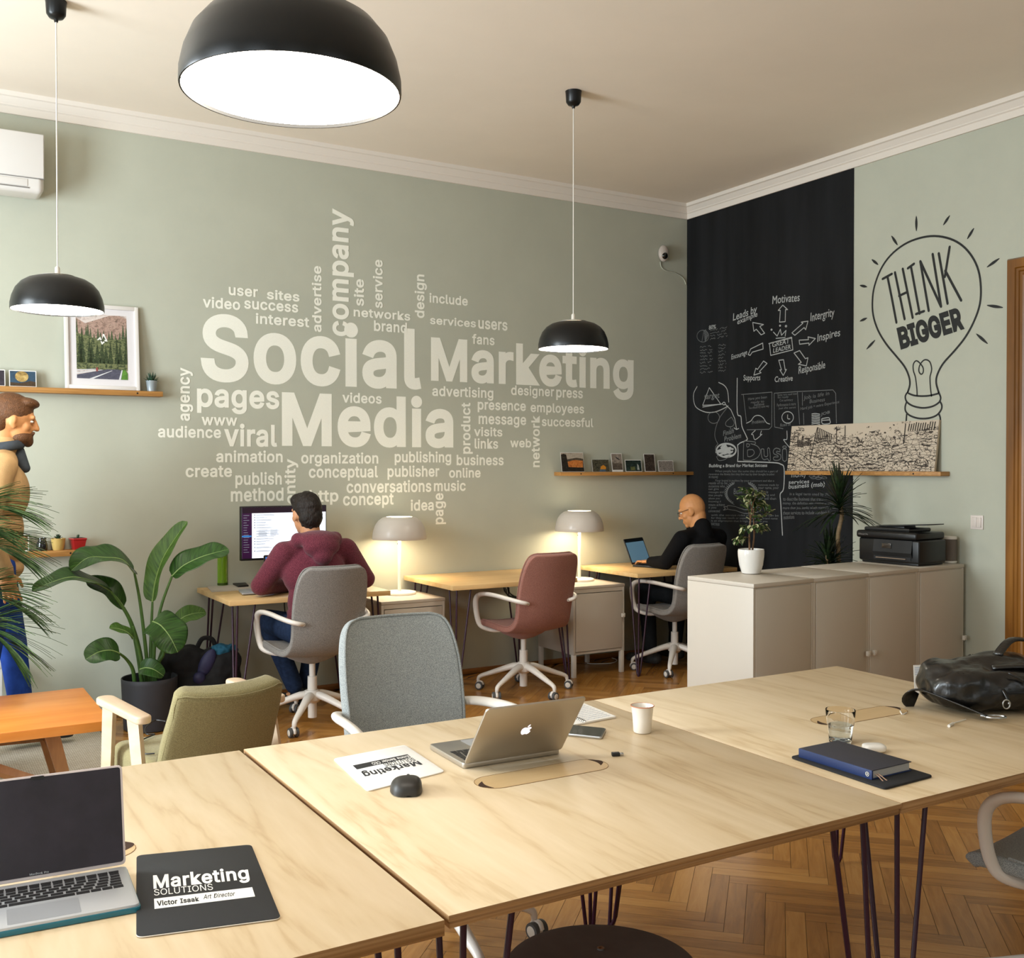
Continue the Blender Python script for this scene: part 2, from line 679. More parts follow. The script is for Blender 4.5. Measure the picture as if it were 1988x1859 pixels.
DY1, DY0, DZ = 3.70, 2.80, 2.63            # opening of the door in the right wall
wall_with_holes('wall_right', WX, 'y', FY, WY, [(DY0, DY1, 0, DZ)], T, M['wall'])
wl = [(y - .72, y + .72, .75, 3.05) for y in (-.6, 2.0, 4.6)]
wall_with_holes('wall_left', LX, 'y', FY, WY, wl, -T, M['wall'])
wf = [(x - .72, x + .72, .75, 3.05) for x in (-.9, 2.2)]
wall_with_holes('wall_front', FY, 'x', LX, WX, wf, -T, M['wall'])
M['glass_pane'] = mat('window_glass', '#ffffff', .02, trans=1, ior=1.1)
wi = 0
for axis, hs in (('y', wl), ('x', wf)):
    for h in hs:
        wi += 1
        mb = MB()
        f0 = (LX if axis == 'y' else FY) - .12
        def bar(lo, hi, z0, z1, d0=0, d1=.06):
            if axis == 'y': mb.box((f0 + d0, lo, z0), (f0 + d1, hi, z1), .004)
            else: mb.box((lo, f0 + d0, z0), (hi, f0 + d1, z1), .004)
        for a, b in ((h[0], h[0] + .07), (h[1] - .07, h[1]), ((h[0] + h[1]) / 2 - .05, (h[0] + h[1]) / 2 + .05)): bar(a, b, h[2], h[3])
        for a, b in ((h[2], h[2] + .07), (h[3] - .07, h[3]), (2.3, 2.37)): bar(h[0], h[1], a, b)
        wo = struct('window_%d' % wi, mb, M['white'])
        p = MB()
        mb = p
        bar(h[0] + .06, h[1] - .06, h[2] + .06, h[3] - .06, .025, .031)
        p.build('pane', M['glass_pane'], wo)

# ceiling moulding and skirting
CP = [(0, 3.588), (.016, 3.588), (.02, 3.628), (.03, 3.634), (.032, 3.641), (.06, 3.672), (.074, 3.676), (.082, CZ), (0, CZ)]
mb = MB()
mb.add([(LX, WY - p, z) for p, z in CP] + [(WX - p, WY - p, z) for p, z in CP], [(i, i + 1, i + 10, i + 9) for i in range(8)] + [(8, 0, 9, 17)])
struct('trim_1', mb, M['crown'], ang=20)
mb = MB()
mb.add([(WX - p, WY - p, z) for p, z in CP] + [(WX - p, FY, z) for p, z in CP], [(i, i + 1, i + 10, i + 9) for i in range(8)] + [(8, 0, 9, 17)])
struct('trim_2', mb, M['crown'], ang=20)
struct('baseboard_back', MB().box((LX, WY - .022, 0), (WX, WY, .038), .006), M['base_oak'])
mb = MB()
for a, b in ((FY, DY0 - .14), (DY1 + .13, WY - .022)): mb.box((WX - .022, a, 0), (WX, b, .038), .006)
struct('baseboard_right', mb, M['base_oak'])

# pine door in the right wall
mb = MB()
prof = [(0, .008), (.012, .03), (.06, .03), (.066, .022), (.08, .022), (.086, .014), (.10, .014), (.106, .022), (.118, .018), (.13, .0)]
def casing(side):
    n = len(prof)
    if side == 'top':
        V = [(WX - d, DY1 + .13 - w, DZ + .13 - w) for w, d in prof] + [(WX - d, DY0 - .13 + w, DZ + .13 - w) for w, d in prof]
    else:
        y = (lambda w: DY1 + .13 - w) if side == 'far' else (lambda w: DY0 - .13 + w)
        V = [(WX - d, y(w), 0) for w, d in prof] + [(WX - d, y(w), DZ + .13 - w) for w, d in prof]
    mb.add(V, [(i, i + 1, n + i + 1, n + i) for i in range(n - 1)])
for sd in ('far', 'near', 'top'): casing(sd)
mb.box((WX - .002, DY1, 0), (WX + .12, DY1 + .02, DZ)).box((WX - .002, DY0 - .02, 0), (WX + .12, DY0, DZ)).box((WX - .002, DY0, DZ), (WX + .12, DY1, DZ + .02))
door = struct('door_1', mb, M['pine'], ang=25)
mb = MB().box((WX + .06, DY0 + .003, .005), (WX + .10, DY1 - .003, DZ - .003), .003)
for z0, z1 in ((.15, .85), (1.0, 2.45)):
    for y0, y1 in ((DY0 + .1, DY0 + .4), (DY0 + .5, DY1 - .1)):
        mb.box((WX + .045, y0, z0), (WX + .065, y1, z1), .012)
leaf = mb.build('door_leaf', M['pine'], door)
MB().tube([(WX + .06, DY0 + .06, 1.02), (WX, DY0 + .06, 1.02), (WX - .005, DY0 + .17, 1.02)], .009, 12, 4).build('door_handle', M['steel'], leaf)


# ------------------------------------------------------------------ pendant lamps
def pendant(p, label):
    t = thing('pendant_lamp', label, 'lamp', p, 0, 'black dome pendant lamps')
    R = .205
    out = [(.07, .158), (.098, .155), (.128, .146), (.158, .127), (.182, .098), (.197, .062), (.2045, .028), (R, .004), (R - .001, 0)]
    inn = [(R - .004, 0), (R - .005, .01), (.192, .062), (.177, .095), (.154, .121), (.126, .14), (.098, .149), (.07, .152), (.07, .158)]
    MB().lathe(out + inn, 72).build('lamp_shade', M['lamp_black'], t, weld=True)
    MB().lathe([(0, .006), (R - .0056, .006), (R - .0058, .010), (0, .010)], 64).build('diffuser', M['lamp_glow'], t)
    MB().lathe([(0, .149), (.0705, .149), (.0705, .153), (0, .153)], 40).build('top_glow_ring', M['lamp_glow_top'], t)
    MB().lathe([(0, .154), (.075, .16), (.078, .162), (.074, .164), (.012, .166), (.011, .2), (.007, .206), (0, .206)], 40).build('cap', M['white_metal'], t)
    h = CZ - p[2]
    MB().cyl((0, 0, .2), (0, 0, h - .07), .0032, n=10).build('cord', M['white'], t)
    MB().lathe([(0, h - .098), (.008, h - .098), (.011, h - .085), (.032, h - .078), (.043, h - .062), (.046, h - .01), (.048, h - .0005), (0, h - .0005)], 40).build('ceiling_canopy', M['lamp_black'], t)
    return t


def along(px, py, t): return EYEV + ray(px, py) * t
pendant(along(112, 603, 4.87), 'black dome pendant lamp at far left in front of the framed forest picture')
pendant(along(567, 181, 1.957), 'largest and nearest black dome pendant lamp, hanging at the top of the photo')
pendant(along(1113, 678, 6.04), 'small distant black dome pendant lamp hanging in front of the big word Marketing')

# ------------------------------------------------------------------ tables on hairpin legs
def hairpin(parent, x, y, sx, sy, h):
    """three-rod leg: a bent pair and a straight middle rod; sx, sy point towards the table's middle"""
    fx, fy = -.012 * sx, -.012 * sy
    mb = MB()
    mb.tube([(.115 * sx, .01 * sy, h), (fx + .022 * sx, fy + .004 * sy, .03), (fx + .012 * sx, fy + .002 * sy, .011), (fx, fy, .008), (fx + .002 * sx, fy + .012 * sy, .011), (fx + .004 * sx, fy + .022 * sy, .03), (.01 * sx, .115 * sy, h)], .0064, 10)
    mb.tube([(.012 * sx, .012 * sy, h), (fx, fy, .01)], .0064, 10)
    mb.box((min(-.01 * sx, .13 * sx), min(-.01 * sy, .13 * sy), h), (max(-.01 * sx, .13 * sx), max(-.01 * sy, .13 * sy), h + .003))
    mb.cyl((fx, fy, 0), (fx, fy, .006), .008, n=12)
    for v in mb.bm.verts: v.co += Vector((x, y, 0))
    return mb.build('leg', M['hairpin'], parent)


def top_uv(o):
    pass


def hairpin_table(name, label, cat, x0, x1, y0, y1, z, top, edge=None, th=.028, step=0, inset=.05, group=None, flap=None):
    cx, cy = (x0 + x1) / 2, (y0 + y1) / 2
    t = thing(name, label, cat, (cx, cy, 0), 0, group)
    a, b = (x1 - x0) / 2, (y1 - y0) / 2
    if step:
        tp = MB().box((-a, -b, z - .012), (a, b, z), .0015).build('table_top', [top, edge], t)
        MB().box((-a + .004, -b + .005, z - th), (a - .004, b - .005, z - .0122), .001).build('under_board', edge, t)
    else:
        tp = MB().box((-a, -b, z - th), (a, b, z), .0015).build('table_top', [top, edge or top], t)
    for p in tp.data.polygons:
        if abs(p.normal.z) < .5: p.material_index = 1
    h = z - th - .003
    for sx in (1, -1):
        for sy in (1, -1): hairpin(t, -sx * (a - inset), -sy * (b - inset), sx, sy, h)
    if flap:
        f0, f1, fy = flap[0] - cx, flap[1] - cx, flap[2] - cy
        r = .052
        def cap(c, s): return [(c + s * r * 1.0 * math.cos(q), fy + r * math.sin(q)) for q in [math.pi / 2 - math.pi * i / 12 for i in range(13)]]
        outl = cap(f1 - r, 1) + [(x, y) for x, y in reversed(cap(f0 + r, -1))]
        fl = MB().prism(outl, z - .0005, z + .0006).build('cable_flap', M['flap'], t, ang=0)
        mb = MB()
        mb.tube([(x, y, z + .0003) for x, y in outl], .0008, 6, closed=True)
        mb.build('groove', M['groove'], fl)
        for c, s in ((f1 - .012, 1), (f0 + .012, -1)):
            mb = MB()
            pts = [(c + s * (.012 - .05 * (1 - math.cos(q)) * .5), fy + .03 * q / 1.57 + s * .012) for q in [-1.57 + 3.14 * i / 10 for i in range(11)]]
            pts2 = [(x - s * .018 * math.sin(math.pi * i / 10), y) for i, (x, y) in enumerate(pts)]
            mb.prism(pts + pts2[::-1][1:-1], z + .0006, z + .0011)
            mb.build('finger_hole', M['dark_gap'], fl, ang=0)
    return t


M['groove'] = mat('flap_groove', '#7d5e3a', .9)
M['flap'] = wood('flap_plywood', [(0, '#bd9c6c'), (.5, '#cbad80'), (1, '#d6bb92')], (1.2, 6, 4), 3, 3, .42, .03)
TZ = .752
hairpin_table('work_table', 'birch plywood table nearest the camera at left, under the teal laptop', 'table', -.43, .8065, 1.586, 2.826, TZ - .001, M['ply'], M['ply_edge'], .028, group='plywood tables pushed together', flap=(.04, .418, 2.22))
hairpin_table('work_table', 'middle birch plywood table, carrying the silver laptop and the cup', 'table', .8185, 1.9925, 1.595, 2.828, TZ, M['ply'], M['ply_edge'], .026, step=1, group='plywood tables pushed together', flap=(1.214, 1.597, 2.216))
hairpin_table('work_table', 'birch plywood table at right, under the black leather backpack and blue book', 'table', 1.9945, 3.15, 1.599, 2.829, TZ, M['ply'], M['ply_edge'], .026, group='plywood tables pushed together', flap=(2.392, 2.776, 2.228))

DG = 'narrow desks along the wall'
hairpin_table('wall_desk', 'birch desk with the monitor and green vase, beside the big leafy plant', 'desk', 1.652, 2.66, 5.975, 6.735, TZ, M['desk'], th=.03, group=DG)
hairpin_table('wall_desk', 'empty birch desk in front of the dusty pink chair', 'desk', 3.10, 4.075, 5.98, 6.735, TZ, M['desk'], th=.03, group=DG)
hairpin_table('wall_desk', 'birch desk in the corner where the bald man types', 'desk', 4.60, 5.56, 5.98, 6.735, TZ, M['desk'], th=.03, group=DG)


# ------------------------------------------------------------------ small cabinets and the row of cabinets
def latch(parent, x, z, s):
    """small lock tab at the door's edge"""
    mb = MB().box((x - .014, -.034, z - .014), (x + .014, -.016, z + .014), .003)
    mb.cyl((x, -.036, z), (x, -.03, z), .006, n=14)
    mb.build('latch', M['white_metal'], parent)


def side_cabinet(label, x0, x1, y0, y1, z, hinge=-1):
    w, d = (x1 - x0), (y1 - y0)
    t = thing('side_cabinet', label, 'cabinet', (x0, y0, 0), 0, 'white metal cabinets between the desks')
    b = .165
    mb = MB()
    mb.box((0, .001, b), (.018, d, z - .022), .002).box((w - .018, .001, b), (w, d, z - .022), .002)
    mb.box((.018, .006, b), (w - .018, d - .002, b + .018)).box((.018, d - .012, b), (w - .018, d - .002, z - .022))
    mb.box((.018, .001, z - .05), (w - .018, .02, z - .022))
    mb.build('body', M['cab'], t)
    MB().box((-.002, -.002, z - .021), (w + .002, d, z), .003).build('top_panel', M['cab'], t)
    dr = MB().box((.022, -.002, b + .022), (w - .022, .016, z - .055), .002).build('door', M['cab'], t)
    latch(dr, w - .03, .43, 1)
    for lx in (.0, w - .03):
        for ly in (.004, d - .034): MB().box((lx, ly, 0), (lx + .03, ly + .03, b + .001), .003).build('leg', M['white_metal'], t)
    return t


side_cabinet('white metal cabinet on legs under the left table lamp', 2.695, 3.155, 6.20, 6.68, .652)
side_cabinet('white metal cabinet on legs under the right table lamp, all four legs in view', 4.192, 4.648, 6.20, 6.68, .660)

ROWZ, ROWA = .925, D(4.3)
ROW0, ROWD = Vector((3.785, 3.952, 0)), Vector((math.cos(ROWA), math.sin(ROWA), 0))


def row_cabinet(label, i, hand, dz):
    w, d, z = .4728, .476, ROWZ + dz
    t = thing('storage_cabinet', label, 'cabinet', ROW0 + ROWD * (.474 * i), ROWA, 'row of white storage cabinets')
    mb = MB()
    mb.box((0, 0, 0), (.018, d, z - .023), .0015).box((w - .018, 0, 0), (w, d, z - .023), .0015)
    mb.box((.018, .004, .02), (w - .018, d, .04)).box((.018, d - .012, .04), (w - .018, d, z - .023)).box((.018, .004, z - .05), (w - .018, .02, z - .023))
    mb.build('body', M['cab'], t)
    MB().box((0, -.003, z - .022), (w, d, z), .0025).build('top_panel', M['cab'], t)
    l, r = (.018, .022) if hand < 0 else (.022, .018)
    dr = MB().box((l, -.002, .045), (w - r, .016, z - .03), .002).build('door', M['cab'], t)
    latch(dr, (.028 if hand < 0 else w - .028), .475 if i else .43, hand)


for i, (lab, hd) in enumerate([('white storage cabinet at the free end of the row, beneath the white ficus pot', -1), ('second white storage cabinet from the free end, in front of the dracaena canes', 1),
                               ('third white storage cabinet from the free end, beneath the printer front', -1), ('white storage cabinet at the wall end of the row, beneath the small speaker', 1)]):
    row_cabinet(lab, i, hd, .0015 if i > 1 else 0)


# ------------------------------------------------------------------ table lamps
M['lamp_grey'] = mat('lamp_shade_paint', '#c9c0b6', .4, coat=.15)
M['lamp_white'] = mat('lamp_white', '#e8e2d8', .4)


def table_lamp(p, label):
    t = thing('table_lamp', label, 'lamp', p, 0, 'white dome table lamps')
    MB().lathe([(0, 0), (.112, 0), (.115, .004), (.113, .014), (.105, .018), (.02, .021), (0, .021)], 56).build('base', M['lamp_white'], t)
    MB().cyl((0, 0, .018), (0, 0, .44), .0115, n=20).build('stem', M['lamp_white'], t)
    z = .377
    out = [(.088, .153), (.098, .1525), (.118, .146), (.145, .126), (.166, .096), (.178, .062), (.1845, .025), (.1855, .003), (.184, 0)]
    inn = [(.181, 0), (.1805, .008), (.173, .062), (.161, .093), (.141, .121), (.116, .141), (.098, .148), (.088, .149), (.088, .153)]
    MB().lathe([(r, z + q) for r, q in out + inn], 64).build('lamp_shade', M['lamp_grey'], t, weld=True)
    MB().lathe([(0, z + .024), (.174, z + .024), (.174, z + .028), (0, z + .028)], 56).build('diffuser', M['lamp_glow_s'], t)
    MB().lathe([(0, z + .148), (.0875, z + .148), (.0875, z + .1535), (0, z + .1535)], 40).build('top_glow_ring', M['lamp_glow_top'], t)
    MB().cyl((-.012, 0, .345), (-.0155, 0, .345), .004, n=10).build('switch', M['black'], t)


table_lamp((2.973, 6.53, .6525), 'white dome table lamp beside the man in the maroon hoodie')
table_lamp((4.468, 6.53, .6605), 'white dome table lamp right of the dusty pink chair')


# ------------------------------------------------------------------ swivel chairs
M['fab_grey'] = heather('grey_heather_wool', '#6a6764', '#9a9590', 700)
M['fab_blue'] = heather('blue_grey_heather_wool', '#777c7e', '#a6aaa8', 700)
M['fab_pink'] = heather('dusty_pink_wool', '#80544a', '#a67569', 700)
M['chair_white'] = mat('chair_frame_white', '#ddd6ce', .35)
M['tyre'] = mat('castor_tyre', '#4b4b4b', .6)
SHELL = [(.248, .440, .205), (.244, .458, .235), (.215, .474, .250), (.11, .480, .257), (0, .472, .258), (-.10, .460, .248), (-.165, .464, .232), (-.212, .495, .216), (-.238, .55, .207),
         (-.26, .64, .208), (-.283, .73, .211), (-.306, .82, .209), (-.328, .89, .200), (-.341, .93, .188), (-.348, .955, .168), (-.350, .965, .140)]


def swivel_chair(label, loc, rz, fab, lift=0.0, base_rot=0, group='high-backed swivel chairs with white arms', cat='chair', rear_seam=False):
    t = thing('swivel_chair', label, cat, loc, rz, group)
    rows = []
    for k, (y, z, w) in enumerate(SHELL):
        f = min(max((k - 5) / 4, 0), 1)
        row = []
        for j in range(13):
            u = -1 + j / 6
            uu = math.sin(u * math.pi / 2 * .92) / math.sin(math.pi / 2 * .92)
            x = w * uu
            row.append((x, y + f * .045 * (x / .21) ** 2, z + lift + (1 - f) * .022 * uu * uu * (1 if k > 1 else .3)))
        rows.append(row)
    sh = MB().grid(rows)
    sh.build('seat_shell', fab, t, 180, (('SOLIDIFY', dict(thickness=.042, offset=1)), SUB(2)))
    # soft piping along the rim of the shell
    rim = [r[0] for r in rows[3:-1]] + rows[-1][1:-1] + [r[-1] for r in reversed(rows[3:-1])]
    mb = MB()
    mb.tube([(x * .995, y, z) for x, y, z in rim], .0045, 6, 2)
    mb.build('piping', fab, t)
    old = [(0, .36), (.035, .362), (.075, .375), (.125, .40), (.16, .425), (.172, .437), (.15, .447), (0, .452)]
    mb = MB()
    mb.m = tr(0, .01, lift) @ Matrix.Diagonal((1.12, 1.0, 1, 1))
    mb.lathe(old, 40).build('seat_underside', fab, t)
    for s in (-1, 1):
        pts = [(.165, -.270, .640), (.195, -.290, .647), (.235, -.265, .658), (.262, -.18, .670), (.276, -.05, .680), (.283, .06, .678), (.286, .125, .660), (.284, .158, .618), (.276, .162, .548), (.266, .150, .482), (.250, .125, .448), (.20, .07, .428), (.13, .03, .43)]
        mb = MB().tube([(s * x, y, z + lift) for x, y, z in pts], [.013, .014, .0145, .015, .015, .015, .0155, .0155, .015, .0145, .014, .012, .010], 14, 5, flat=(1.25, .95))
        mb.cyl((s * .165, -.287, .640 + lift), (s * .165, -.252, .640 + lift), .011, n=16)
        ar = mb.build('armrest', M['chair_white'], t)
        MB().cyl((s * .165, -.2895, .640 + lift), (s * .165, -.287, .640 + lift), .006, n=12).build('screw', M['steel'], ar)
    MB().cyl((0, 0, .25), (0, 0, .37 + lift), .018, n=20).build('gas_lift', M['chair_white'], t)
    mb = MB()
    mb.cyl((0, 0, .19), (0, 0, .285 + lift * .3), .0285, .0275, 28)
    mb.cyl((0, 0, .04), (0, 0, .15), .026, n=28)
    mb.lathe([(0, .13), (.035, .13), (.05, .145), (.05, .185), (.038, .203), (0, .205)], 30)
    for k in range(5):
        a = base_rot - rz + k * 2 * math.pi / 5
        c, s_ = math.cos(a), math.sin(a)
        pts = [(.02, .175), (.07, .172), (.15, .147), (.24, .115), (.29, .098), (.316, .083), (.322, .062)]
        mb.tube([(c * r, s_ * r, z) for r, z in pts], [.027, .027, .023, .019, .0165, .015, .013], 12, 3, flat=(1.0, .85))
    mb.build('star_base', M['chair_white'], t)
    for k in range(5):
        a = base_rot - rz + k * 2 * math.pi / 5
        c, s_ = math.cos(a), math.sin(a)
        b = base_rot + k * 2.1 + .6
        ax = Vector((math.cos(b), math.sin(b), 0))
        fw = Vector((-ax.y, ax.x, 0)) * .012
        o = Vector((c * .322, s_ * .322, 0)) + fw
        mb = MB().cyl(Vector((c * .322, s_ * .322, .045)), Vector((c * .322, s_ * .322, .064)), .010, n=14)
        mb.m = tr(o + Vector((0, 0, .029))) @ rotz(b)
        mb.tube([(0, -.024, -.004), (0, -.022, .014), (0, -.004, .026), (0, .016, .022), (0, .024, .004)], .006, 10, 3, flat=(1.5, 1))
        mb.cyl((-.012, 0, 0), (.012, 0, 0), .018, n=20)
        cs = mb.build('caster', M['chair_white'], t)
        for q in (-1, 1):
            w = MB()
            w.m = tr(o + Vector((0, 0, .0275)) + ax * (.019 * q)) @ rotz(b) @ roty(math.pi / 2)
            w.lathe([(0, -.009), (.018, -.009), (.02, -.0075), (.026, -.0075), (.0275, -.004), (.0275, .004), (.026, .0075), (.02, .0075), (.018, .009), (0, .009)], 28)
            wh = w.build('wheel', [M['tyre'], M['white_metal']], cs)
            for p in wh.data.polygons:
                p.material_index = 1 if (Vector(p.center) - (o + Vector((0, 0, .0275)) + ax * (.019 * q))).length < .0175 else 0
    return t


swivel_chair('dusty pink high-backed swivel chair standing empty at the middle desk', (3.655, 6.01, 0), D(4), M['fab_pink'], 0, D(62))
swivel_chair('grey high-backed swivel chair in which the man in the maroon hoodie sits', (2.12, 5.90, 0), D(2), M['fab_grey'], 0, D(88))
swivel_chair('grey high-backed swivel chair in which the bald man sits', (5.035, 6.09, 0), D(3), M['fab_grey'], 0, D(80))
swivel_chair('blue-grey swivel chair pushed up to the far side of the plywood tables', (1.475, 2.965, 0), D(178), M['fab_blue'], .047, D(-20))
swivel_chair('blue-grey swivel chair at the right edge of the photo, only arm and seat showing', (2.775, 1.605, 0), D(10), M['fab_blue'], 0, D(40))

# ------------------------------------------------------------------ lounge corner
M['orange'] = wood('orange_stained_wood', [(0, '#d47c2e'), (.5, '#de8a3b'), (1, '#e69a4c')], (1.5, 14, 14), 3, 2, .35, .03)
M['oak_leg'] = wood('oak_leg', [(0, '#7b5330'), (.5, '#96683e'), (1, '#aa7c4e')], (14, 14, 1.5), 3, 2, .45)
t = thing('coffee_table', 'orange coffee table with oak trestle legs on the cream rug', 'table', (.16, 5.075, 0))
MB().box((-.62, -.415, .408), (.622, .345, .45), .004).build('table_top', M['orange'], t)
for sx in (-1, 1):
    for sy in (-1, 1):
        a = Vector((.40 * sx, .26 * sy, .409))
        b = Vector((.50 * sx, .31 * sy, 0))
        mb = MB()
        mb.add([a + Vector(q) for q in ((-.03, -.028, 0), (.03, -.028, 0), (.03, .028, 0), (-.03, .028, 0))] + [b + Vector(q) for q in ((-.02, -.02, 0), (.02, -.02, 0), (.02, .02, 0), (-.02, .02, 0))],
               [(0, 1, 2, 3), (7, 6, 5, 4), (0, 4, 5, 1), (1, 5, 6, 2), (2, 6, 7, 3), (3, 7, 4, 0)])
        mb.build('leg', M['oak_leg'], t)
    mb = MB()
    mb.tube([(.44 * sx, -.27, .25), (.44 * sx, .27, .25)], .02, 4, flat=(.7, 1.3))
    mb.build('stretcher', M['oak_leg'], t)
for sy in (-1, 1):
    mb = MB()
    mb.tube([(.47 * sy, -.29, .13), (-.05 * sy, 0.0, .33), (-.47 * sy, .29, .25)], .02, 4, flat=(.8, 1.4))
    mb.build('stretcher', M['oak_leg'], t)


def rug_mat():
    m = mat('woven_wool_rug', '#cfc6b6', .95, spec=.1)
    nt = m.node_tree
    tc = nt.nodes.new('ShaderNodeTexCoord')
    br = nt.nodes.new('ShaderNodeTexBrick')
    br.inputs['Scale'].default_value = 26
    br.inputs['Color1'].default_value = (*srgb('#ddd5c7'), 1)
    br.inputs['Color2'].default_value = (*srgb('#cfc5b4'), 1)
    br.inputs['Mortar'].default_value = (*srgb('#8f8475'), 1)
    br.inputs['Mortar Size'].default_value = .045
    br.inputs['Mortar Smooth'].default_value = .6
    br.inputs['Brick Width'].default_value = .55
    br.inputs['Row Height'].default_value = .34
    nt.links.new(tc.outputs['Object'], br.inputs['Vector'])
    b = nt.nodes['Principled BSDF']
    nt.links.new(br.outputs['Color'], b.inputs['Base Color'])
    bp = nt.nodes.new('ShaderNodeBump')
    bp.inputs['Strength'].default_value = .5
    bp.inputs['Distance'].default_value = .006
    bp.invert = True
    nt.links.new(br.outputs['Fac'], bp.inputs['Height'])
    nt.links.new(bp.outputs[0], b.inputs['Normal'])
    return m


tag(MB().box((-1.4, 3.15, .0005), (1.0, 6.70, .012), .004).build('rug', rug_mat(), None), 'cream woven wool rug under the orange coffee table', 'rug')

M['olive'] = heather('olive_upholstery', '#7d7350', '#968c64', 500, .85, .15)
M['pale_wood'] = wood('pale_beech', [(0, '#c6a88c'), (.5, '#d6bc9f'), (1, '#e2ccb2')], (14, 2, 14), 3, 2, .45)
t = thing('armchair', 'olive green armchair with pale wooden arms, its back to the camera', 'armchair', (1.025, 4.27, 0), D(9))
for s in (-1, 1):
    poly = [(s * .275 + .036 * math.cos(q), .20 + .036 * math.sin(q)) for q in [math.pi * i / 10 for i in range(11)]] + [(s * .275 + .031 * math.cos(q), -.205 + .031 * math.sin(q)) for q in [math.pi + math.pi * i / 10 for i in range(11)]]
    MB().prism(poly, .572, .602, .008, 3).build('armrest', M['pale_wood'], t)
    x = s * .275
    mb = MB().tube([(x, .155, .574), (x + s * .012, .185, 0)], [.036, .028], 4, flat=(.8, 1.0))
    lg = mb.build('leg', M['pale_wood'], t, ang=20)
    MB().ell((x + s * .029, .175, .30), (.004, .009, .009)).build('screw_cap', M['black'], lg)
    MB().tube([(x, -.12, .574), (x + s * .012, -.30, 0)], [.036, .028], 4, flat=(.8, 1.0)).build('leg', M['pale_wood'], t, ang=20)
mb = MB().box((-.235, -.24, .27), (.235, .265, .405), .04, 4)
mb.build('seat', M['olive'], t, 60)
rows = []
for k, (y, z, w) in enumerate([(-.17, .31, .222), (-.215, .40, .222), (-.272, .52, .218), (-.318, .605, .212), (-.348, .672, .206), (-.360, .700, .196)]):
    rows.append([(w * u, y - .03 + .05 * u * u, z + .012 * u * u * (k > 3)) for u in [-1 + i / 5 for i in range(11)]])
bk = MB().grid(rows).build('backrest', M['olive'], t, 180, (('SOLIDIFY', dict(thickness=.095, offset=0)), ('BEVEL', dict(width=.028, segments=4, limit_method='ANGLE', angle_limit=D(50))),))
mb = MB()
mb.tube([(r[0][0] - .002, r[0][1] - .046, r[0][2]) for r in rows[:-1]] + [(x, y - .052, z - .022) for x, y, z in rows[-1][1:-1]] + [(r[-1][0] + .002, r[-1][1] - .046, r[-1][2]) for r in reversed(rows[:-1])], .0025, 6, 2)
mb.build('seam', M['olive'], bk)
tag(MB().tube([at_z(322, 1400, .413), at_z(300, 1398, .413), at_z(283, 1412, .412), at_z(284, 1424, .412), at_z(300, 1425, .412), at_z(276, 1436, .412), at_z(268, 1450, .412), at_z(278, 1462, .412), at_z(300, 1462, .414)], .003, 8, 6).build('power_cable', M['black'], None), 'thin black cable lying in a loop on the olive armchair seat', 'cable')

M['stool_black'] = mat('stool_seat_lacquer', '#5a514c', .55, vary=.1, vscale=20)
t = thing('stool', 'round dark stool tucked under the tables at the bottom of the photo', 'stool', (1.305, 1.82, 0))
MB().lathe([(0, .425), (.19, .425), (.208, .432), (.213, .441), (.208, .449), (.19, .451), (.1, .446), (0, .445)], 72).build('seat', M['stool_black'], t)
for k in range(4):
    a = D(45 + 90 * k)
    MB().tube([(.13 * math.cos(a), .13 * math.sin(a), .43), (.19 * math.cos(a), .19 * math.sin(a), 0)], [.017, .012], 14).build('leg', M['stool_black'], t)
MB().lathe([(0, .2), (.158, .2), (.168, .205), (.158, .21), (.148, .205), (.158, .2)], 40).build('foot_ring', M['stool_black'], t)
for k in range(3):
    a = D(56 + 120 * k)
    MB().lathe([(0, .4465), (.003, .4468), (.0055, .449), (.0085, .449), (.0085, .446)], 16, (.09 * math.cos(a), .09 * math.sin(a), 0)).build('screw', M['steel'], t)


# ------------------------------------------------------------------ wall shelves
def shelf(label, axis, a0, a1, z0, z1, depth, screws):
    def P(a, d, z): return (a, WY - d, z) if axis == 'back' else (WX - d, a, z)
    def bx(mb, a, b, d0, d1, q0, q1, bev):
        p, q = Vector(P(a, d0, q0)), Vector(P(b, d1, q1))
        mb.box([min(p[i], q[i]) for i in range(3)], [max(p[i], q[i]) for i in range(3)], bev)
    mb = MB()
    bx(mb, a0, a1, 0.0005, depth, z0, z1, .002)
    o = mb.build('wall_shelf', M['shelf'], None)
    tag(o, label, 'shelf', 'picture shelves')
    zc = (z0 + z1) / 2
    for a in screws:
        MB().cyl(P(a, depth, zc), P(a, depth + .0012, zc), .0055, n=14).build('screw', M['black'], o)
    return o


SD = .09
sx = lambda px, py: at_y(px, py, WY - SD)
zt, zb = sx(250, 757).z, sx(250, 765.5).z
SH1 = sx(250, 757.5).z
shelf('birch picture shelf at left, holding the framed forest picture', 'back', -.6, sx(316.5, 765).x, SH1 - .031, SH1, SD, [sx(267, 765).x, .2])
SH2 = sx(150, 1067).z
shelf('short birch shelf at lower left, holding the yellow and red pots', 'back', -.3, sx(188, 1070).x, SH2 - .036, SH2, SD, [sx(137, 1072).x])
SH3 = sx(1200, 915.7).z
shelf('birch picture shelf on the back wall holding six small photographs', 'back', sx(1088, 918).x, WX - .002, SH3 - .028, SH3, SD, [sx(1128, 919).x, sx(1307, 919).x])
rx = lambda px, py: at_x(px, py, WX - SD)
SH4 = rx(1680, 914.5).z
shelf('birch picture shelf on the right wall holding the long drawing', 'right', rx(1826, 919).y, rx(1524, 916).y, SH4 - .028, SH4, SD, [rx(1553, 917).y, rx(1773, 917).y])

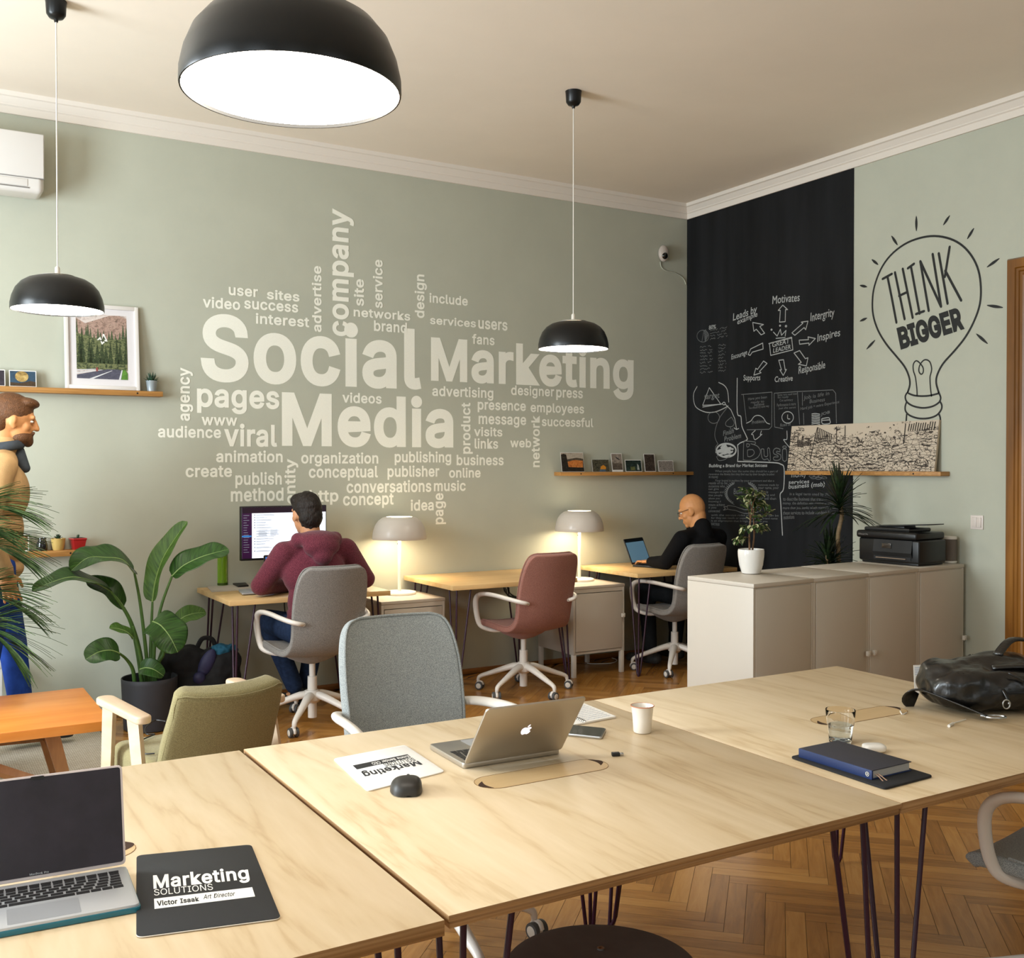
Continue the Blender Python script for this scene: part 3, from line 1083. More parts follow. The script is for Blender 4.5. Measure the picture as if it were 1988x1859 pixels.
# ------------------------------------------------------------------ people
M['skin'] = mat('skin', '#c08a64', .5, vary=.06, vscale=30, spec=.4, sub=.1)
M['skin_tan'] = mat('skin_warm', '#c98e5c', .48, vary=.06, vscale=30, spec=.4)
M['eye'] = mat('eye_white', '#e8e4de', .2)
M['hair_dark'] = mat('dark_brown_hair', '#1c120c', .6, vary=.35, vscale=60, stretch=(1, 1, .25), bump=.6, bscale=160, spec=.4)
M['hair_brown'] = mat('brown_hair', '#5d3a1d', .6, vary=.3, vscale=60, bump=.5, bscale=160)
M['maroon'] = heather('maroon_heather_fleece', '#4e1f2b', '#7a3a48', 500, .95, .2)
M['denim'] = mat('blue_denim', '#22304a', .9, vary=.3, vscale=40, bump=.2, bscale=400, spec=.2)
M['denim_blue'] = mat('bright_blue_denim', '#1e3c86', .85, vary=.25, vscale=14, bump=.2, bscale=400, spec=.2)
M['knit_black'] = mat('black_knit', '#0d0d0f', .9, vary=.2, vscale=60, bump=.3, bscale=300, spec=.2)
M['trouser_black'] = mat('black_trousers', '#16181a', .85, vary=.2, vscale=20, spec=.2)
M['beige_knit'] = mat('beige_jacket', '#b79468', .9, vary=.12, vscale=12, bump=.25, bscale=300, spec=.2)
M['scarf'] = mat('dark_scarf', '#3c434b', .9, vary=.2, vscale=20)
M['shoe'] = mat('dark_shoe', '#232322', .7, vary=.5, vscale=35)
M['sole'] = mat('shoe_sole', '#8a857c', .7)


def V3(*a): return Vector(a)


def add_hand(mb, w, d, n, side):
    """palm with four fingers and a thumb; d points along the hand, n out of the back of the hand"""
    d, n = d.normalized(), n.normalized()
    lat = d.cross(n).normalized() * side       # towards the thumb
    def P(a, b, c): return w + d * a + lat * b + n * c
    rot = Matrix((lat, d, n)).transposed().to_4x4()
    mb.ell(P(.048, 0, 0), (.040, .050, .016), rot)
    for k, (b, L) in enumerate([(.030, .068), (.010, .076), (-.011, .071), (-.031, .056)]):
        f = b * 1.25
        p0 = P(.08, b, .002)
        p1 = P(.085 + L * .5, b + (f - b) * .5, .006)
        p2 = P(.085 + L * .85, f, -.012)
        p3 = P(.085 + L * .98, f, -.028)
        mb.capsule(p0, p1, .0092, .0085, 12, 4).capsule(p1, p2, .0085, .0078, 12, 4).capsule(p2, p3, .0078, .0068, 12, 4)
    mb.capsule(P(.012, .026, -.004), P(.045, .052, -.014), .0125, .0105, 12, 4).capsule(P(.045, .052, -.014), P(.082, .058, -.02), .0105, .008, 12, 4)


def add_head(mb, H):
    old = mb.m
    mb.m = old @ H
    mb.ell((0, -.008, .022), (.077, .098, .103)).ell((0, .03, -.045), (.058, .066, .075)).ell((0, .078, -.093), (.026, .020, .020))
    mb.capsule((0, .094, .018), (0, .112, -.022), .009, .014, 12, 4).capsule((-.04, .082, .03), (.04, .082, .03), .013, .013, 12, 4)
    for s in (-1, 1):
        mb.ell((s * .038, .058, -.022), (.025, .024, .026))
        mb.ell((s * .078, -.006, -.006), (.009, .019, .030), rotz(s * -.35) @ rotx(-.15)).ell((s * .074, .004, -.03), (.01, .012, .014))
        mb.capsule((s * .008, .108, -.024), (s * .014, .10, -.027), .008, .007, 10, 3)
    mb.ell((0, .090, -.058), (.024, .014, .007)).ell((0, .087, -.070), (.022, .014, .008))
    mb.m = old


def person(label, loc, rz, J, top, legs, shoe, skin, H, hands=True, extra_top=None, bulk=1.0, leg_bulk=1.0):
    t = thing('person', label, 'person', loc, rz)
    J = {k: Vector(v) for k, v in J.items()}
    b = MB()
    add_head(b, H)
    hc = H.translation
    b.capsule(J['neck'], hc + H.to_3x3() @ Vector((0, -.03, -.05)), .062, .056)
    pel, ch = J['pelvis'], J['chest']
    b.ell(pel, (.155, .11, .12)).ell(pel.lerp(ch, .5), (.13, .095, .15)).ell(ch, (.16, .105, .17))
    for s in 'LR':
        sh, el, wr, hp, kn, an, to = (J[q + s] for q in ('sh', 'el', 'wr', 'hip', 'kn', 'an', 'toe'))
        b.capsule(J['neck'].lerp(sh, .3) - Vector((0, 0, .02)), sh, .055, .052)
        b.capsule(sh, el, .052, .041).capsule(el, wr, .041, .028)
        b.capsule(hp, kn, .085, .058).capsule(kn, an, .055, .038).capsule(an, to - (to - an) * .2, .036, .026)
        if hands: add_hand(b, wr, J['hd' + s] if 'hd' + s in J else (wr - el), J.get('hn' + s, Vector((0, 0, 1))), -1 if s == 'R' else 1)
    b.build('body', skin, t, 180, FUSE(.0052, 3, .5))
    for s in (-1, 1):
        p = H @ Vector((s * .032, .084, .008))
        ey_ = MB().ell(p - H.to_3x3() @ Vector((0, .0035, 0)), (.0105, .0105, .0075), u=16, v=10).build('eye', M['eye'], t)
        MB().ell(p + H.to_3x3() @ Vector((0, .0042, 0)), (.005, .0035, .005), u=14, v=8).build('iris', M['black'], ey_)
    # upper garment
    g = MB()
    k = bulk
    g.ell(pel + Vector((0, 0, .05)), (.17 * k, .13 * k, .12)).ell(pel.lerp(ch, .45), (.158 * k, .122 * k, .17)).ell(ch, (.182 * k, .128 * k, .175))
    for s in 'LR':
        sh, el, wr = J['sh' + s], J['el' + s], J['wr' + s]
        g.capsule(J['neck'].lerp(sh, .25) - Vector((0, 0, .035)), sh, .072, .066 * k)
        m = el.lerp(wr, .9)
        g.capsule(sh, el, .068 * k, .055 * k).capsule(el, m, .056 * k, .042 * k)
        g.capsule(m, el.lerp(wr, .97), .044 * k, .040 * k)
    if extra_top: extra_top(g)
    o = g.build('jumper', top, t, 180, FUSE(.011, 3, .5))
    # trousers
    g = MB()
    q = leg_bulk
    g.ell(pel, (.168, .128, .115))
    for s in 'LR':
        hp, kn, an = J['hip' + s], J['kn' + s], J['an' + s]
        g.capsule(hp, kn, .096 * q, .070 * q).capsule(kn, an.lerp(kn, .12), .068 * q, .055 * q)
    g.build('trousers', legs, t, 180, FUSE(.011, 3, .5))
    for s in 'LR':
        an, to = J['an' + s], J['toe' + s]
        dz = Vector((0, 0, 1))
        f = (to - an)
        f.z = 0
        f.normalize()
        base = min(an.z, .09)
        g = MB()
        h = an - f * .05
        g.capsule(Vector((h.x, h.y, an.z - .035)), Vector((to.x, to.y, to.z + .008)) + f * .04, .045, .038, sq=(1, 1))
        g.capsule(an, an - dz * .03, .048, .048)
        for vv in g.bm.verts:
            if vv.co.z < an.z - .07: vv.co.z = an.z - .07
        sh_ = g.build('shoe', shoe, t, 180, FUSE(.008, 3, .5))
    return t


# the man in the maroon hoodie, seen from behind, elbows on the desk
def hood(g):
    g.ell((-.005, -.055, 1.095), (.140, .105, .055)).ell((-.005, -.115, 1.055), (.115, .060, .065), rotx(.35)).ell((-.005, -.135, 1.005), (.062, .045, .055))
    g.capsule((-.12, -.04, 1.095), (-.06, .075, 1.10), .045, .03).capsule((.11, -.04, 1.095), (.06, .075, 1.10), .045, .03)
    for z, r in ((.62, .185), (.665, .178), (.71, .172)): g.ell((0, -.005, z), (r, .138, .03))
J = dict(pelvis=(0, -.03, .585), chest=(-.005, .01, .90), neck=(-.01, .03, 1.075), shL=(-.185, .02, 1.015), shR=(.205, .02, 1.02), elL=(-.29, .13, .82), elR=(.375, .10, .825),
         wrL=(-.07, .29, .795), wrR=(.10, .30, .795), hipL=(-.10, -.02, .56), hipR=(.10, -.02, .56), knL=(-.17, .36, .575), knR=(.18, .38, .575),
         anL=(.02, .34, .10), anR=(.10, .42, .10), toeL=(-.05, .47, .045), toeR=(.14, .56, .045), hdL=(.6, .8, -.02), hdR=(-.5, .85, -.02))
H = tr(-.025, .075, 1.243) @ rotz(.12) @ rotx(-.12)
p1 = person('seated man in a maroon hoodie and jeans, seen from behind, facing the monitor', (2.155, 5.945, 0), D(2), J, M['maroon'], M['denim'], M['shoe'], M['skin'], H, extra_top=hood, bulk=1.07)
mb = MB()
mb.m = H
mb.ell((0, -.016, .036), (.083, .105, .100)).ell((0, -.052, -.02), (.074, .068, .078)).ell((.0, -.045, -.06), (.058, .055, .055)).ell((-.01, .030, .085), (.068, .065, .045))
h = mb.build('hair', M['hair_dark'], p1, 180, FUSE(.006, 2, .5))
for v in h.data.vertices:
    n = noise.noise(v.co * 55) * .004 + noise.noise(v.co * 20) * .004
    v.co += Vector(v.normal) * n

# the bald man in black, typing in the corner
def collar(g):
    g.capsule((-.0, -.03, 1.015), (0, -.02, 1.075), .075, .066).capsule((0, -.015, 1.05), (0, .03, 1.06), .066, .055)
J = dict(pelvis=(0, -.04, .585), chest=(0, .0, .88), neck=(0, .02, 1.045), shL=(-.19, .0, .985), shR=(.19, .0, .985), elL=(-.235, .13, .805), elR=(.27, .12, .80),
         wrL=(-.225, .305, .797), wrR=(.02, .335, .797), hipL=(-.10, -.02, .56), hipR=(.10, -.02, .56), knL=(-.22, .36, .575), knR=(.16, .38, .575),
         anL=(-.26, .27, .10), anR=(.05, .33, .10), toeL=(-.30, .40, .045), toeR=(.05, .47, .045), hdL=(.02, 1, -.08), hdR=(-.3, 1, -.08))
H = tr(-.015, .07, 1.195) @ rotz(.58) @ rotx(-.40)
p2 = person('bald seated man with glasses in a black jumper, typing at the corner desk', (5.225, 6.02, 0), D(4), J, M['knit_black'], M['trouser_black'], M['shoe'], M['skin_tan'], H, extra_top=collar)
mb = MB()
mb.m = H
mb.tube([(-.082, -.01, .012), (-.072, .06, .016), (-.058, .098, .016)], .002, 6).tube([(.082, -.01, .012), (.072, .06, .016), (.058, .098, .016)], .002, 6)
for s in (-1, 1): mb.tube([(s * .034 + .022 * math.cos(a), .104, .006 + .017 * math.sin(a)) for a in [2 * math.pi * i / 20 for i in range(20)]], .0014, 6, closed=True)
mb.tube([(-.012, .104, .01), (0, .108, .013), (.012, .104, .01)], .0014, 6)
mb.build('glasses', M['black'], p2)

# the passer-by at the left edge, mid-stride towards the right
S = 1.07
J = dict(pelvis=(0, -.02, .98), chest=(0, .02, 1.30), neck=(0, .03, 1.50), shL=(-.195, .02, 1.43), shR=(.195, .02, 1.43), elL=(-.25, -.10, 1.14), elR=(.27, -.06, 1.15),
         wrL=(-.24, .0, .92), wrR=(.25, .03, .92), hipL=(-.10, -.01, .93), hipR=(.10, -.01, .93), knL=(-.10, .07, .52), knR=(.10, -.06, .50),
         anL=(-.09, .12, .105), anR=(.09, -.34, .16), toeL=(-.10, .28, .05), toeR=(.10, -.20, .07), hdL=(0, .35, -1), hdR=(0, .25, -1), hnL=(-1, 0, 0), hnR=(1, 0, 0))
J = {k: (Vector(v) * S if k[:2] not in ('hd', 'hn') else Vector(v)) for k, v in J.items()}
H = tr(0, .075 * S, 1.655 * S) @ rotx(-.18) @ Matrix.Scale(1.06, 4)
def jacket(g):
    g.capsule((0, -.01, 1.49 * S), (0, .035, 1.53 * S), .082, .075)
    g.ell((0, -.01, 1.03 * S), (.19, .145, .14)).ell((0, -.01, .93 * S), (.188, .14, .08))
p3 = person('walking person in beige jacket and blue jeans at the left edge of the photo', (.455, 6.06, 0), D(-93), J, M['beige_knit'], M['denim_blue'], M['shoe'], M['skin_tan'], H, extra_top=jacket, bulk=1.08, leg_bulk=1.05)
mb = MB()
mb.m = H
mb.ell((0, -.02, .045), (.084, .105, .092)).ell((0, -.06, -.01), (.076, .06, .075)).ell((0, .05, .098), (.07, .055, .028))
h = mb.build('hair', M['hair_brown'], p3, 180, FUSE(.006, 2, .5))
mb = MB()
mb.m = H
mb.ell((0, .045, -.075), (.060, .060, .045)).ell((0, .084, -.09), (.03, .025, .03)).capsule((-.025, .100, -.046), (.025, .100, -.046), .008, .008)
mb.build('beard', M['hair_brown'], p3, 180, FUSE(.006, 2, .5))
mb = MB().tube([(.085 * math.cos(a), .035 + .08 * math.sin(a), 1.525 * S + .012 * math.sin(a)) for a in [2 * math.pi * i / 20 for i in range(20)]], .02, 10, closed=True, flat=(1, 1.3))
mb.capsule((0, .10, 1.50 * S), (.015, .135, 1.42 * S), .035, .025)
mb.build('scarf', M['scarf'], p3, 180)

# ------------------------------------------------------------------ plants
def leaf_mat(name, c1, c2, rough=.35, rib=0):
    m = mat(name, c1, rough, spec=.5)
    nt = m.node_tree
    b = nt.nodes['Principled BSDF']
    tc = nt.nodes.new('ShaderNodeUVMap')
    mp = nt.nodes.new('ShaderNodeMapping')
    mp.inputs['Scale'].default_value = (1.5, 26, 1)
    nt.links.new(tc.outputs[0], mp.inputs[0])
    n = nt.nodes.new('ShaderNodeTexNoise')
    n.inputs['Scale'].default_value = 1.2
    n.inputs['Detail'].default_value = 3
    nt.links.new(mp.outputs[0], n.inputs['Vector'])
    nt.links.new(_ramp(nt, n.outputs['Fac'], [(.3, srgb(c1)), (.72, srgb(c2))]), b.inputs['Base Color'])
    bp = nt.nodes.new('ShaderNodeBump')
    bp.inputs['Strength'].default_value = .35
    bp.inputs['Distance'].default_value = .004
    nt.links.new(n.outputs['Fac'], bp.inputs['Height'])
    nt.links.new(bp.outputs[0], b.inputs['Normal'])
    return m


M['leaf_big'] = leaf_mat('broad_leaf_green', '#1d3a17', '#3c6428', .32)
M['leaf_under'] = leaf_mat('leaf_light_green', '#34541f', '#5b8136', .4)
M['stem_green'] = mat('petiole_green', '#4d7036', .45, vary=.2, vscale=10)
M['midrib'] = mat('midrib_green', '#8ba866', .45)
M['palm'] = leaf_mat('palm_green', '#2c4a26', '#5d7d43', .45)
M['ficus'] = leaf_mat('ficus_green', '#22381a', '#4c6632', .35)
M['ficus_var'] = leaf_mat('ficus_pale_margin', '#8d9568', '#c4c49a', .4)
M['drac'] = leaf_mat('dracaena_green', '#101c10', '#24381c', .4)
M['soil'] = mat('potting_soil', '#1f150e', .95, bump=.6, bscale=80)
M['bark'] = mat('bark', '#6b5038', .8, vary=.3, vscale=30, stretch=(1, 1, .4), bump=.4, bscale=60)
M['cane'] = mat('cane_bark', '#8a7355', .8, vary=.3, vscale=12, stretch=(1, 1, 6), bump=.4, bscale=30)
M['succ'] = leaf_mat('succulent_green', '#1a3020', '#33513a', .4)


def leaf_sheet(mid, width, up, fold=.25, wave=0, cols=8, seed=0):
    """blade along the midrib points; up = hint for the upper side"""
    mid = catmull(mid, 6)
    n = len(mid)
    r = random.Random(seed)
    ph = r.uniform(0, 6)
    rows = []
    for i, p in enumerate(mid):
        d = (mid[min(i + 1, n - 1)] - mid[max(i - 1, 0)]).normalized()
        lat = d.cross(up).normalized()
        nn = lat.cross(d)
        w = width(i / (n - 1))
        row = []
        for j in range(-cols, cols + 1):
            u = j / cols
            row.append(p + lat * (u * w * (1 - .25 * fold * abs(u))) + nn * (abs(u) * w * fold + wave * w * math.sin(i * .55 + ph + (2 if u > 0 else 0)) * abs(u) ** 2))
        rows.append(row)
    return rows, mid


def build_leaf(name, mid, W, mat_, parent, up=(0, 0, 1), fold=.25, wave=.1, rib=True, seed=0, thick=.0012, shape=None):
    shp = shape or (lambda t: max(1 - abs(2 * t ** .85 - 1) ** 2.6, 0) ** .62 if t < .999 else 0.0)
    rows, m = leaf_sheet(mid, lambda t: W * max(shp(t), .015), Vector(up), fold, wave, seed=seed)
    mb = MB()
    nc = len(rows[0])
    base = len(mb.bm.verts)
    mb.grid(rows)
    uvl = mb.bm.loops.layers.uv.new('UVMap')
    mb.bm.verts.index_update()
    nr = len(rows)
    for f in mb.bm.faces:
        for lp in f.loops:
            i, j = divmod(lp.vert.index, nc)
            u = abs(j / (nc - 1) - .5)
            lp[uvl].uv = (u * 1.2 + seed, i / nr - u * .25)
    o = mb.build(name, mat_, parent, 180, (('SOLIDIFY', dict(thickness=thick, offset=0)),))
    if rib:
        MB().tube([q + Vector(up) * .0005 for q in m], lerp_list([.0055, .0035, .001], len(m)), 6).build('midrib', M['midrib'], o)
    return o


# the big bird-of-paradise plant: each leaf drawn by its outline in the photograph, at the plant's own depth
PX, PY = 1.27, 6.30
pl = thing('broad_leaf_plant', 'tall broad-leaved plant in a dark grey pot beside the wall', 'plant', (PX, PY, 0))
M['pot_grey'] = mat('charcoal_plastic_pot', '#35363c', .55, vary=.05)
POTH = .30
MB().lathe([(0, 0), (.135, 0), (.145, .006), (.157, POTH - .03), (.158, POTH - .004), (.155, POTH), (.150, POTH - .004), (.146, POTH - .06), (0, POTH - .06)], 56).build('pot', M['pot_grey'], pl)
MB().lathe([(0, POTH - .052), (.08, POTH - .05), (.146, POTH - .056)], 32).build('soil', M['soil'], pl)


def lp(px, py, dy=0): return at_y(px, py, PY + dy) - Vector((PX, PY, 0))
LEAVES = [  # stalk pixels (pot -> blade base), blade midrib pixels, half width in metres, depth offsets, up hint, light side up?
    ([(288, 1320, 0), (284, 1270, 0), (272, 1170, 0), (261, 1112, -.02)], [(261, 1112, -.02), (238, 1087, -.06), (205, 1082, -.1), (170, 1083, -.12), (138, 1108, -.12)], .105, (0, -.42, .9), 'leaf_big', .22),
    ([(276, 1325, 0), (266, 1262, .0), (250, 1200, -.03), (214, 1146, -.08)], [(214, 1146, -.08), (180, 1128, -.12), (140, 1120, -.16), (100, 1130, -.18), (62, 1147, -.18)], .085, (.1, -.3, .95), 'leaf_big', .2),
    ([(280, 1325, 0), (272, 1265, .02), (256, 1210, .02), (240, 1178, 0)], [(240, 1178, 0), (222, 1155, -.02), (198, 1138, -.03), (166, 1128, -.04)], .075, (.4, -.7, .6), 'leaf_big', .25),
    ([(292, 1322, 0), (293, 1240, .03), (296, 1168, .05)], [(296, 1168, .05), (302, 1128, .05), (316, 1085, .05), (340, 1045, .04), (364, 1012, .03)], .070, (-.75, -.55, .3), 'leaf_under', .5),
    ([(297, 1322, 0), (300, 1250, .0), (312, 1180, -.02), (334, 1118, -.03)], [(334, 1118, -.03), (356, 1098, -.05), (388, 1082, -.07), (420, 1072, -.08), (444, 1066, -.08)], .088, (.1, -.5, .85), 'leaf_big', .2),
    ([(286, 1325, -.03), (276, 1290, -.05), (268, 1255, -.06), (258, 1215, -.08)], [(258, 1238, -.06), (245, 1226, -.07), (228, 1220, -.08), (212, 1219, -.08)], .05, (.1, -.4, .9), 'leaf_under', .2),
    ([(262, 1326, -.03), (258, 1300, -.06), (246, 1280, -.09), (232, 1268, -.12)], [(232, 1268, -.12), (214, 1262, -.15), (190, 1266, -.18), (166, 1280, -.19)], .072, (.15, -.75, .65), 'leaf_big', .15),
    ([(300, 1322, -.02), (306, 1290, -.05), (318, 1262, -.08), (298, 1212, -.12)], [(296, 1206, -.12), (312, 1214, -.16), (330, 1236, -.2), (345, 1266, -.22)], .118, (.35, -.85, .3), 'leaf_big', .12),
    ([(300, 1322, .02), (306, 1290, .05), (324, 1240, .08), (344, 1206, .1)], [(344, 1206, .1), (360, 1196, .1), (380, 1190, .1), (400, 1189, .1)], .062, (-.1, -.6, .8), 'leaf_under', .2),
    ([(278, 1325, -.05), (274, 1310, -.08), (272, 1300, -.09)], [(272, 1299, -.09), (284, 1296, -.12), (300, 1300, -.14), (318, 1312, -.14)], .055, (-.1, -.8, .6), 'leaf_big', .3),
]
for i, (st, bl, W, up, mk, fold) in enumerate(LEAVES):
    sp = [lp(*q) for q in st]
    sp[0].z = min(sp[0].z, POTH - .05)
    lf = build_leaf('leaf', [lp(*q) for q in bl], W * 1.08, M[mk], pl, up, fold, .10, True, i + 1)
    MB().tube(catmull(sp, 6), [.0125, .010, .0065], 10).build('stalk', M['stem_green'], lf)

# arching palm at the left edge
pa = thing('potted_palm', 'arching palm fronds at the left edge of the photo, in front of the walking person', 'plant', (.10, 5.64, 0))
MB().lathe([(0, 0), (.12, 0), (.15, .28), (.152, .30), (.142, .30), (.13, .25), (0, .25)], 40).build('pot', M['pot_grey'], pa)
PO = Vector((.13, 5.68, 0))
r = random.Random(11)
FR = [((0, 0, .25), (.04, -.02, .75), (.12, -.05, 1.08), (.26, -.08, 1.16), (.38, -.10, 1.10)), ((0, 0, .25), (.03, -.08, .75), (.10, -.16, 1.20), (.22, -.22, 1.34), (.36, -.25, 1.32)), ((0, 0, .25), (.05, .0, .6), (.14, -.02, .86), (.26, -.03, .92), (.38, -.04, .86)),
      ((0, 0, .25), (-.08, .02, .8), (-.16, .05, 1.25), (-.3, .08, 1.45), (-.5, .1, 1.4)), ((0, 0, .25), (.05, -.1, .5), (.14, -.2, .72), (.24, -.26, .78), (.34, -.3, .70)),
      ((0, 0, .25), (-.1, -.06, .7), (-.25, -.15, 1.0), (-.45, -.25, 1.05), (-.6, -.3, .9)), ((0, 0, .25), (.03, -.05, .8), (.08, -.10, 1.15), (.16, -.14, 1.24), (.28, -.17, 1.22))]
for fi, F in enumerate(FR):
    sp = catmull([Vector(q) for q in F], 10)
    f = MB().tube(sp, lerp_list([.008, .005, .0015], len(sp)), 6)
    fr = f.build('frond', M['stem_green'], pa)
    mb = MB()
    n = len(sp)
    uvl = mb.bm.loops.layers.uv.new('UVMap')
    for i in range(int(n * .36), n - 1):
        d = (sp[i + 1] - sp[i - 1]).normalized()
        for hlf in (0, .5):
            base = sp[i].lerp(sp[i + 1], hlf)
            for s in (-1, 1):
                lat = d.cross(Vector((0, 0, 1))).normalized() * s
                q = (i + hlf - n * .36) / (n * .64)
                L = .27 * (.45 + .9 * math.sin(math.pi * min(q * .8 + .15, 1))) * r.uniform(.85, 1.1)
                dirn = (lat * .55 + d * .95 + Vector((0, 0, .18 + r.uniform(-.12, .12)))).normalized()
                pts = [base + dirn * (L * k / 5) + Vector((0, 0, -1)) * (L * .30 * (k / 5) ** 2) for k in range(6)]
                wv = dirn.cross(Vector((0, 0, 1))).normalized()
                rows = [[p + wv * (.0062 * math.sin(math.pi * (.12 + .86 * k / 5)) * x) + Vector((0, 0, abs(x) * .002)) for x in (-1, 0, 1)] for k, p in enumerate(pts)]
                mb.grid(rows)
    for fc in mb.bm.faces:
        for l in fc.loops: l[uvl].uv = (l.vert.co.x * 3, l.vert.co.y * 1.0 + l.vert.co.z)
    mb.build('leaflets', M['palm'], fr, 60)

# small ficus in a white pot on the cabinet row
FX = at_z(1458, 1113, ROWZ + .0005)
fi = thing('potted_ficus', 'small variegated ficus in a white pot on the cabinet row', 'plant', FX)
M['pot_white'] = mat('glazed_white_pot', '#dedbd6', .18, coat=.4)
MB().lathe([(0, 0), (.045, 0), (.052, .004), (.066, .05), (.073, .10), (.074, .125), (.071, .138), (.067, .135), (.066, .118), (0, .116)], 48).build('pot', M['pot_white'], fi)
MB().lathe([(0, .120), (.03, .121), (.066, .117)], 24).build('soil', M['soil'], fi)
r = random.Random(5)
for pts, rad in (([(-.012, 0, .11), (-.008, .005, .22), (-.004, 0, .31), (.004, -.01, .40)], .0055), ([(.016, .01, .11), (.022, .0, .20), (.03, .01, .27), (.036, .02, .35)], .005), ([(-.018, -.01, .11), (-.019, -.01, .18)], .0045)):
    MB().tube(catmull(pts, 5), [rad, rad * .6], 8).build('trunk', M['bark'], fi)
leafpts = []
BR = [((-.006, .0, .27), (.03, .02, .33), (.105, .03, .385)), ((-.006, 0, .30), (-.04, -.01, .38), (-.075, 0, .43)), ((.0, 0, .36), (-.02, 0, .44), (-.055, .0, .475)), ((.004, -.01, .40), (.035, -.01, .44), (.07, 0, .45)),
      ((.03, .01, .27), (.07, .0, .31), (.12, -.01, .35)), ((.036, .02, .35), (.08, .02, .40), (.105, .01, .385)), ((.03, .0, .26), (.02, -.03, .27), (-.04, -.03, .255)), ((-.006, 0, .24), (-.05, 0, .27), (-.075, .0, .245)),
      ((.036, .02, .33), (.045, .03, .40), (.02, .03, .47)), ((-.006, 0, .20), (-.07, -.01, .21), (-.13, -.02, .195)), ((.0, 0, .38), (.01, .03, .42), (.05, .04, .41)), ((.02, .0, .22), (.06, .0, .25), (.10, .0, .26))]
bm_ = MB()
for b in BR:
    sp = catmull(b, 5)
    bm_.tube(sp, [.0022, .001], 5)
    leafpts += [(sp[k], (sp[k] - sp[k - 1]).normalized()) for k in range(3, len(sp))]
bm_.build('branches', M['bark'], fi)
for var, m in ((0, 'ficus'), (1, 'ficus_var')):
    mb = MB()
    uvl = mb.bm.loops.layers.uv.new('UVMap')
    for p, d in leafpts:
        for _ in range(2 if var == 0 else 1):
            dirn = (d + Vector((r.uniform(-1, 1), r.uniform(-1, 1), r.uniform(-.9, .4)))).normalized()
            L, W = r.uniform(.026, .042), r.uniform(.008, .012)
            lat = dirn.cross(Vector((r.uniform(-.4, .4), r.uniform(-.4, .4), 1))).normalized()
            nn = lat.cross(dirn)
            q = p + Vector((r.uniform(-.012, .012), r.uniform(-.012, .012), r.uniform(-.012, .012)))
            rows = [[q + dirn * (L * k / 4) + lat * (x * W * math.sin(math.pi * (.06 + .90 * k / 4))) + nn * (abs(x) * .004 - .010 * (k / 4) ** 2) for x in (-1, 0, 1)] for k in range(5)]
            mb.grid(rows)
    for fc in mb.bm.faces:
        for l in fc.loops: l[uvl].uv = (l.vert.co.x * 20, l.vert.co.z * 4)
    mb.build('foliage', M[m], fi, 60)

# dracaena standing on the floor behind the cabinet row
DX = at_y(1625, 1090, 4.77)
dr = thing('dracaena', 'spiky dark dracaena with bare canes behind the cabinet row', 'plant', (DX.x, 4.77, 0))
MB().lathe([(0, 0), (.12, 0), (.14, .25), (.142, .27), (.13, .27), (.125, .22), (0, .22)], 40).build('pot', M['pot_grey'], dr)
MB().lathe([(0, .225), (.126, .222)], 24).build('soil', M['soil'], dr)
dp = lambda px, py, o=0: at_y(px, py, 4.77 + o) - Vector((DX.x, 4.77, 0))
CAN = [([(.03, 0, .2), dp(1628, 1090), dp(1627, 1040), dp(1634, 1000), dp(1629, 968)], .015, 1.0, .27), ([(-.02, .02, .2), dp(1615, 1090, .02), dp(1614, 1078, .02)], .013, .8, .22), ([(-.06, -.02, .2), dp(1606, 1092, -.02), dp(1606, 1078, -.02)], .009, .55, .18)]
for ci, (pts, rad, dens, L0) in enumerate(CAN):
    sp = catmull([Vector(p) for p in pts], 5)
    ca = MB().tube(sp, [rad, rad * .85], 10).build('cane', M['cane'], dr)
    tip = sp[-1]
    mb = MB()
    uvl = mb.bm.loops.layers.uv.new('UVMap')
    rr = random.Random(20 + ci)
    for k in range(int(95 * dens)):
        q = rr.random()
        a = k * 2.399
        el = math.radians(88 - 95 * q + rr.uniform(-8, 8))
        dirn = Vector((math.cos(a) * math.cos(el), math.sin(a) * math.cos(el), math.sin(el)))
        L = L0 * rr.uniform(.75, 1.15)
        base = tip - Vector((0, 0, 1)) * (.10 * q)
        lat = dirn.cross(Vector((0, 0, 1))).normalized() if abs(dirn.z) < .98 else Vector((1, 0, 0))
        rows = []
        for i in range(7):
            t_ = i / 6
            p = base + dirn * (L * t_) + Vector((0, 0, -1)) * (L * .42 * t_ * t_ * math.cos(el))
            w = .0095 * math.sin(math.pi * (.16 + .82 * t_)) ** .8
            rows.append([p + lat * (x * w) + Vector((0, 0, abs(x) * .003)) for x in (-1, 0, 1)])
        mb.grid(rows)
    for fc in mb.bm.faces:
        for l in fc.loops: l[uvl].uv = (l.vert.co.x * 4, l.vert.co.z * 2)
    mb.build('leaf_rosette', M['drac'], ca, 60)


# succulents and pots on the left shelves
def rosette(parent, z, n, L, W, spread, seed, m='succ'):
    mb = MB()
    uvl = mb.bm.loops.layers.uv.new('UVMap')
    rr = random.Random(seed)
    for k in range(n):
        a = k * 2.399
        q = k / n
        el = math.radians(82 - spread * q)
        dirn = Vector((math.cos(a) * math.cos(el), math.sin(a) * math.cos(el), math.sin(el)))
        l = L * rr.uniform(.8, 1.1)
        pts = [Vector((0, 0, z)) + dirn * (l * t / 4) + Vector((0, 0, .1 * l * (t / 4) ** 2)) for t in range(5)]
        mb.tube(pts, [W, W * 1.1, W * .9, W * .55, W * .08], 6, flat=(1, .45))
    for fc in mb.bm.faces:
        for l in fc.loops: l[uvl].uv = (l.vert.co.x * 4, l.vert.co.z * 2)
    return mb.build('rosette', M[m], parent, 60)


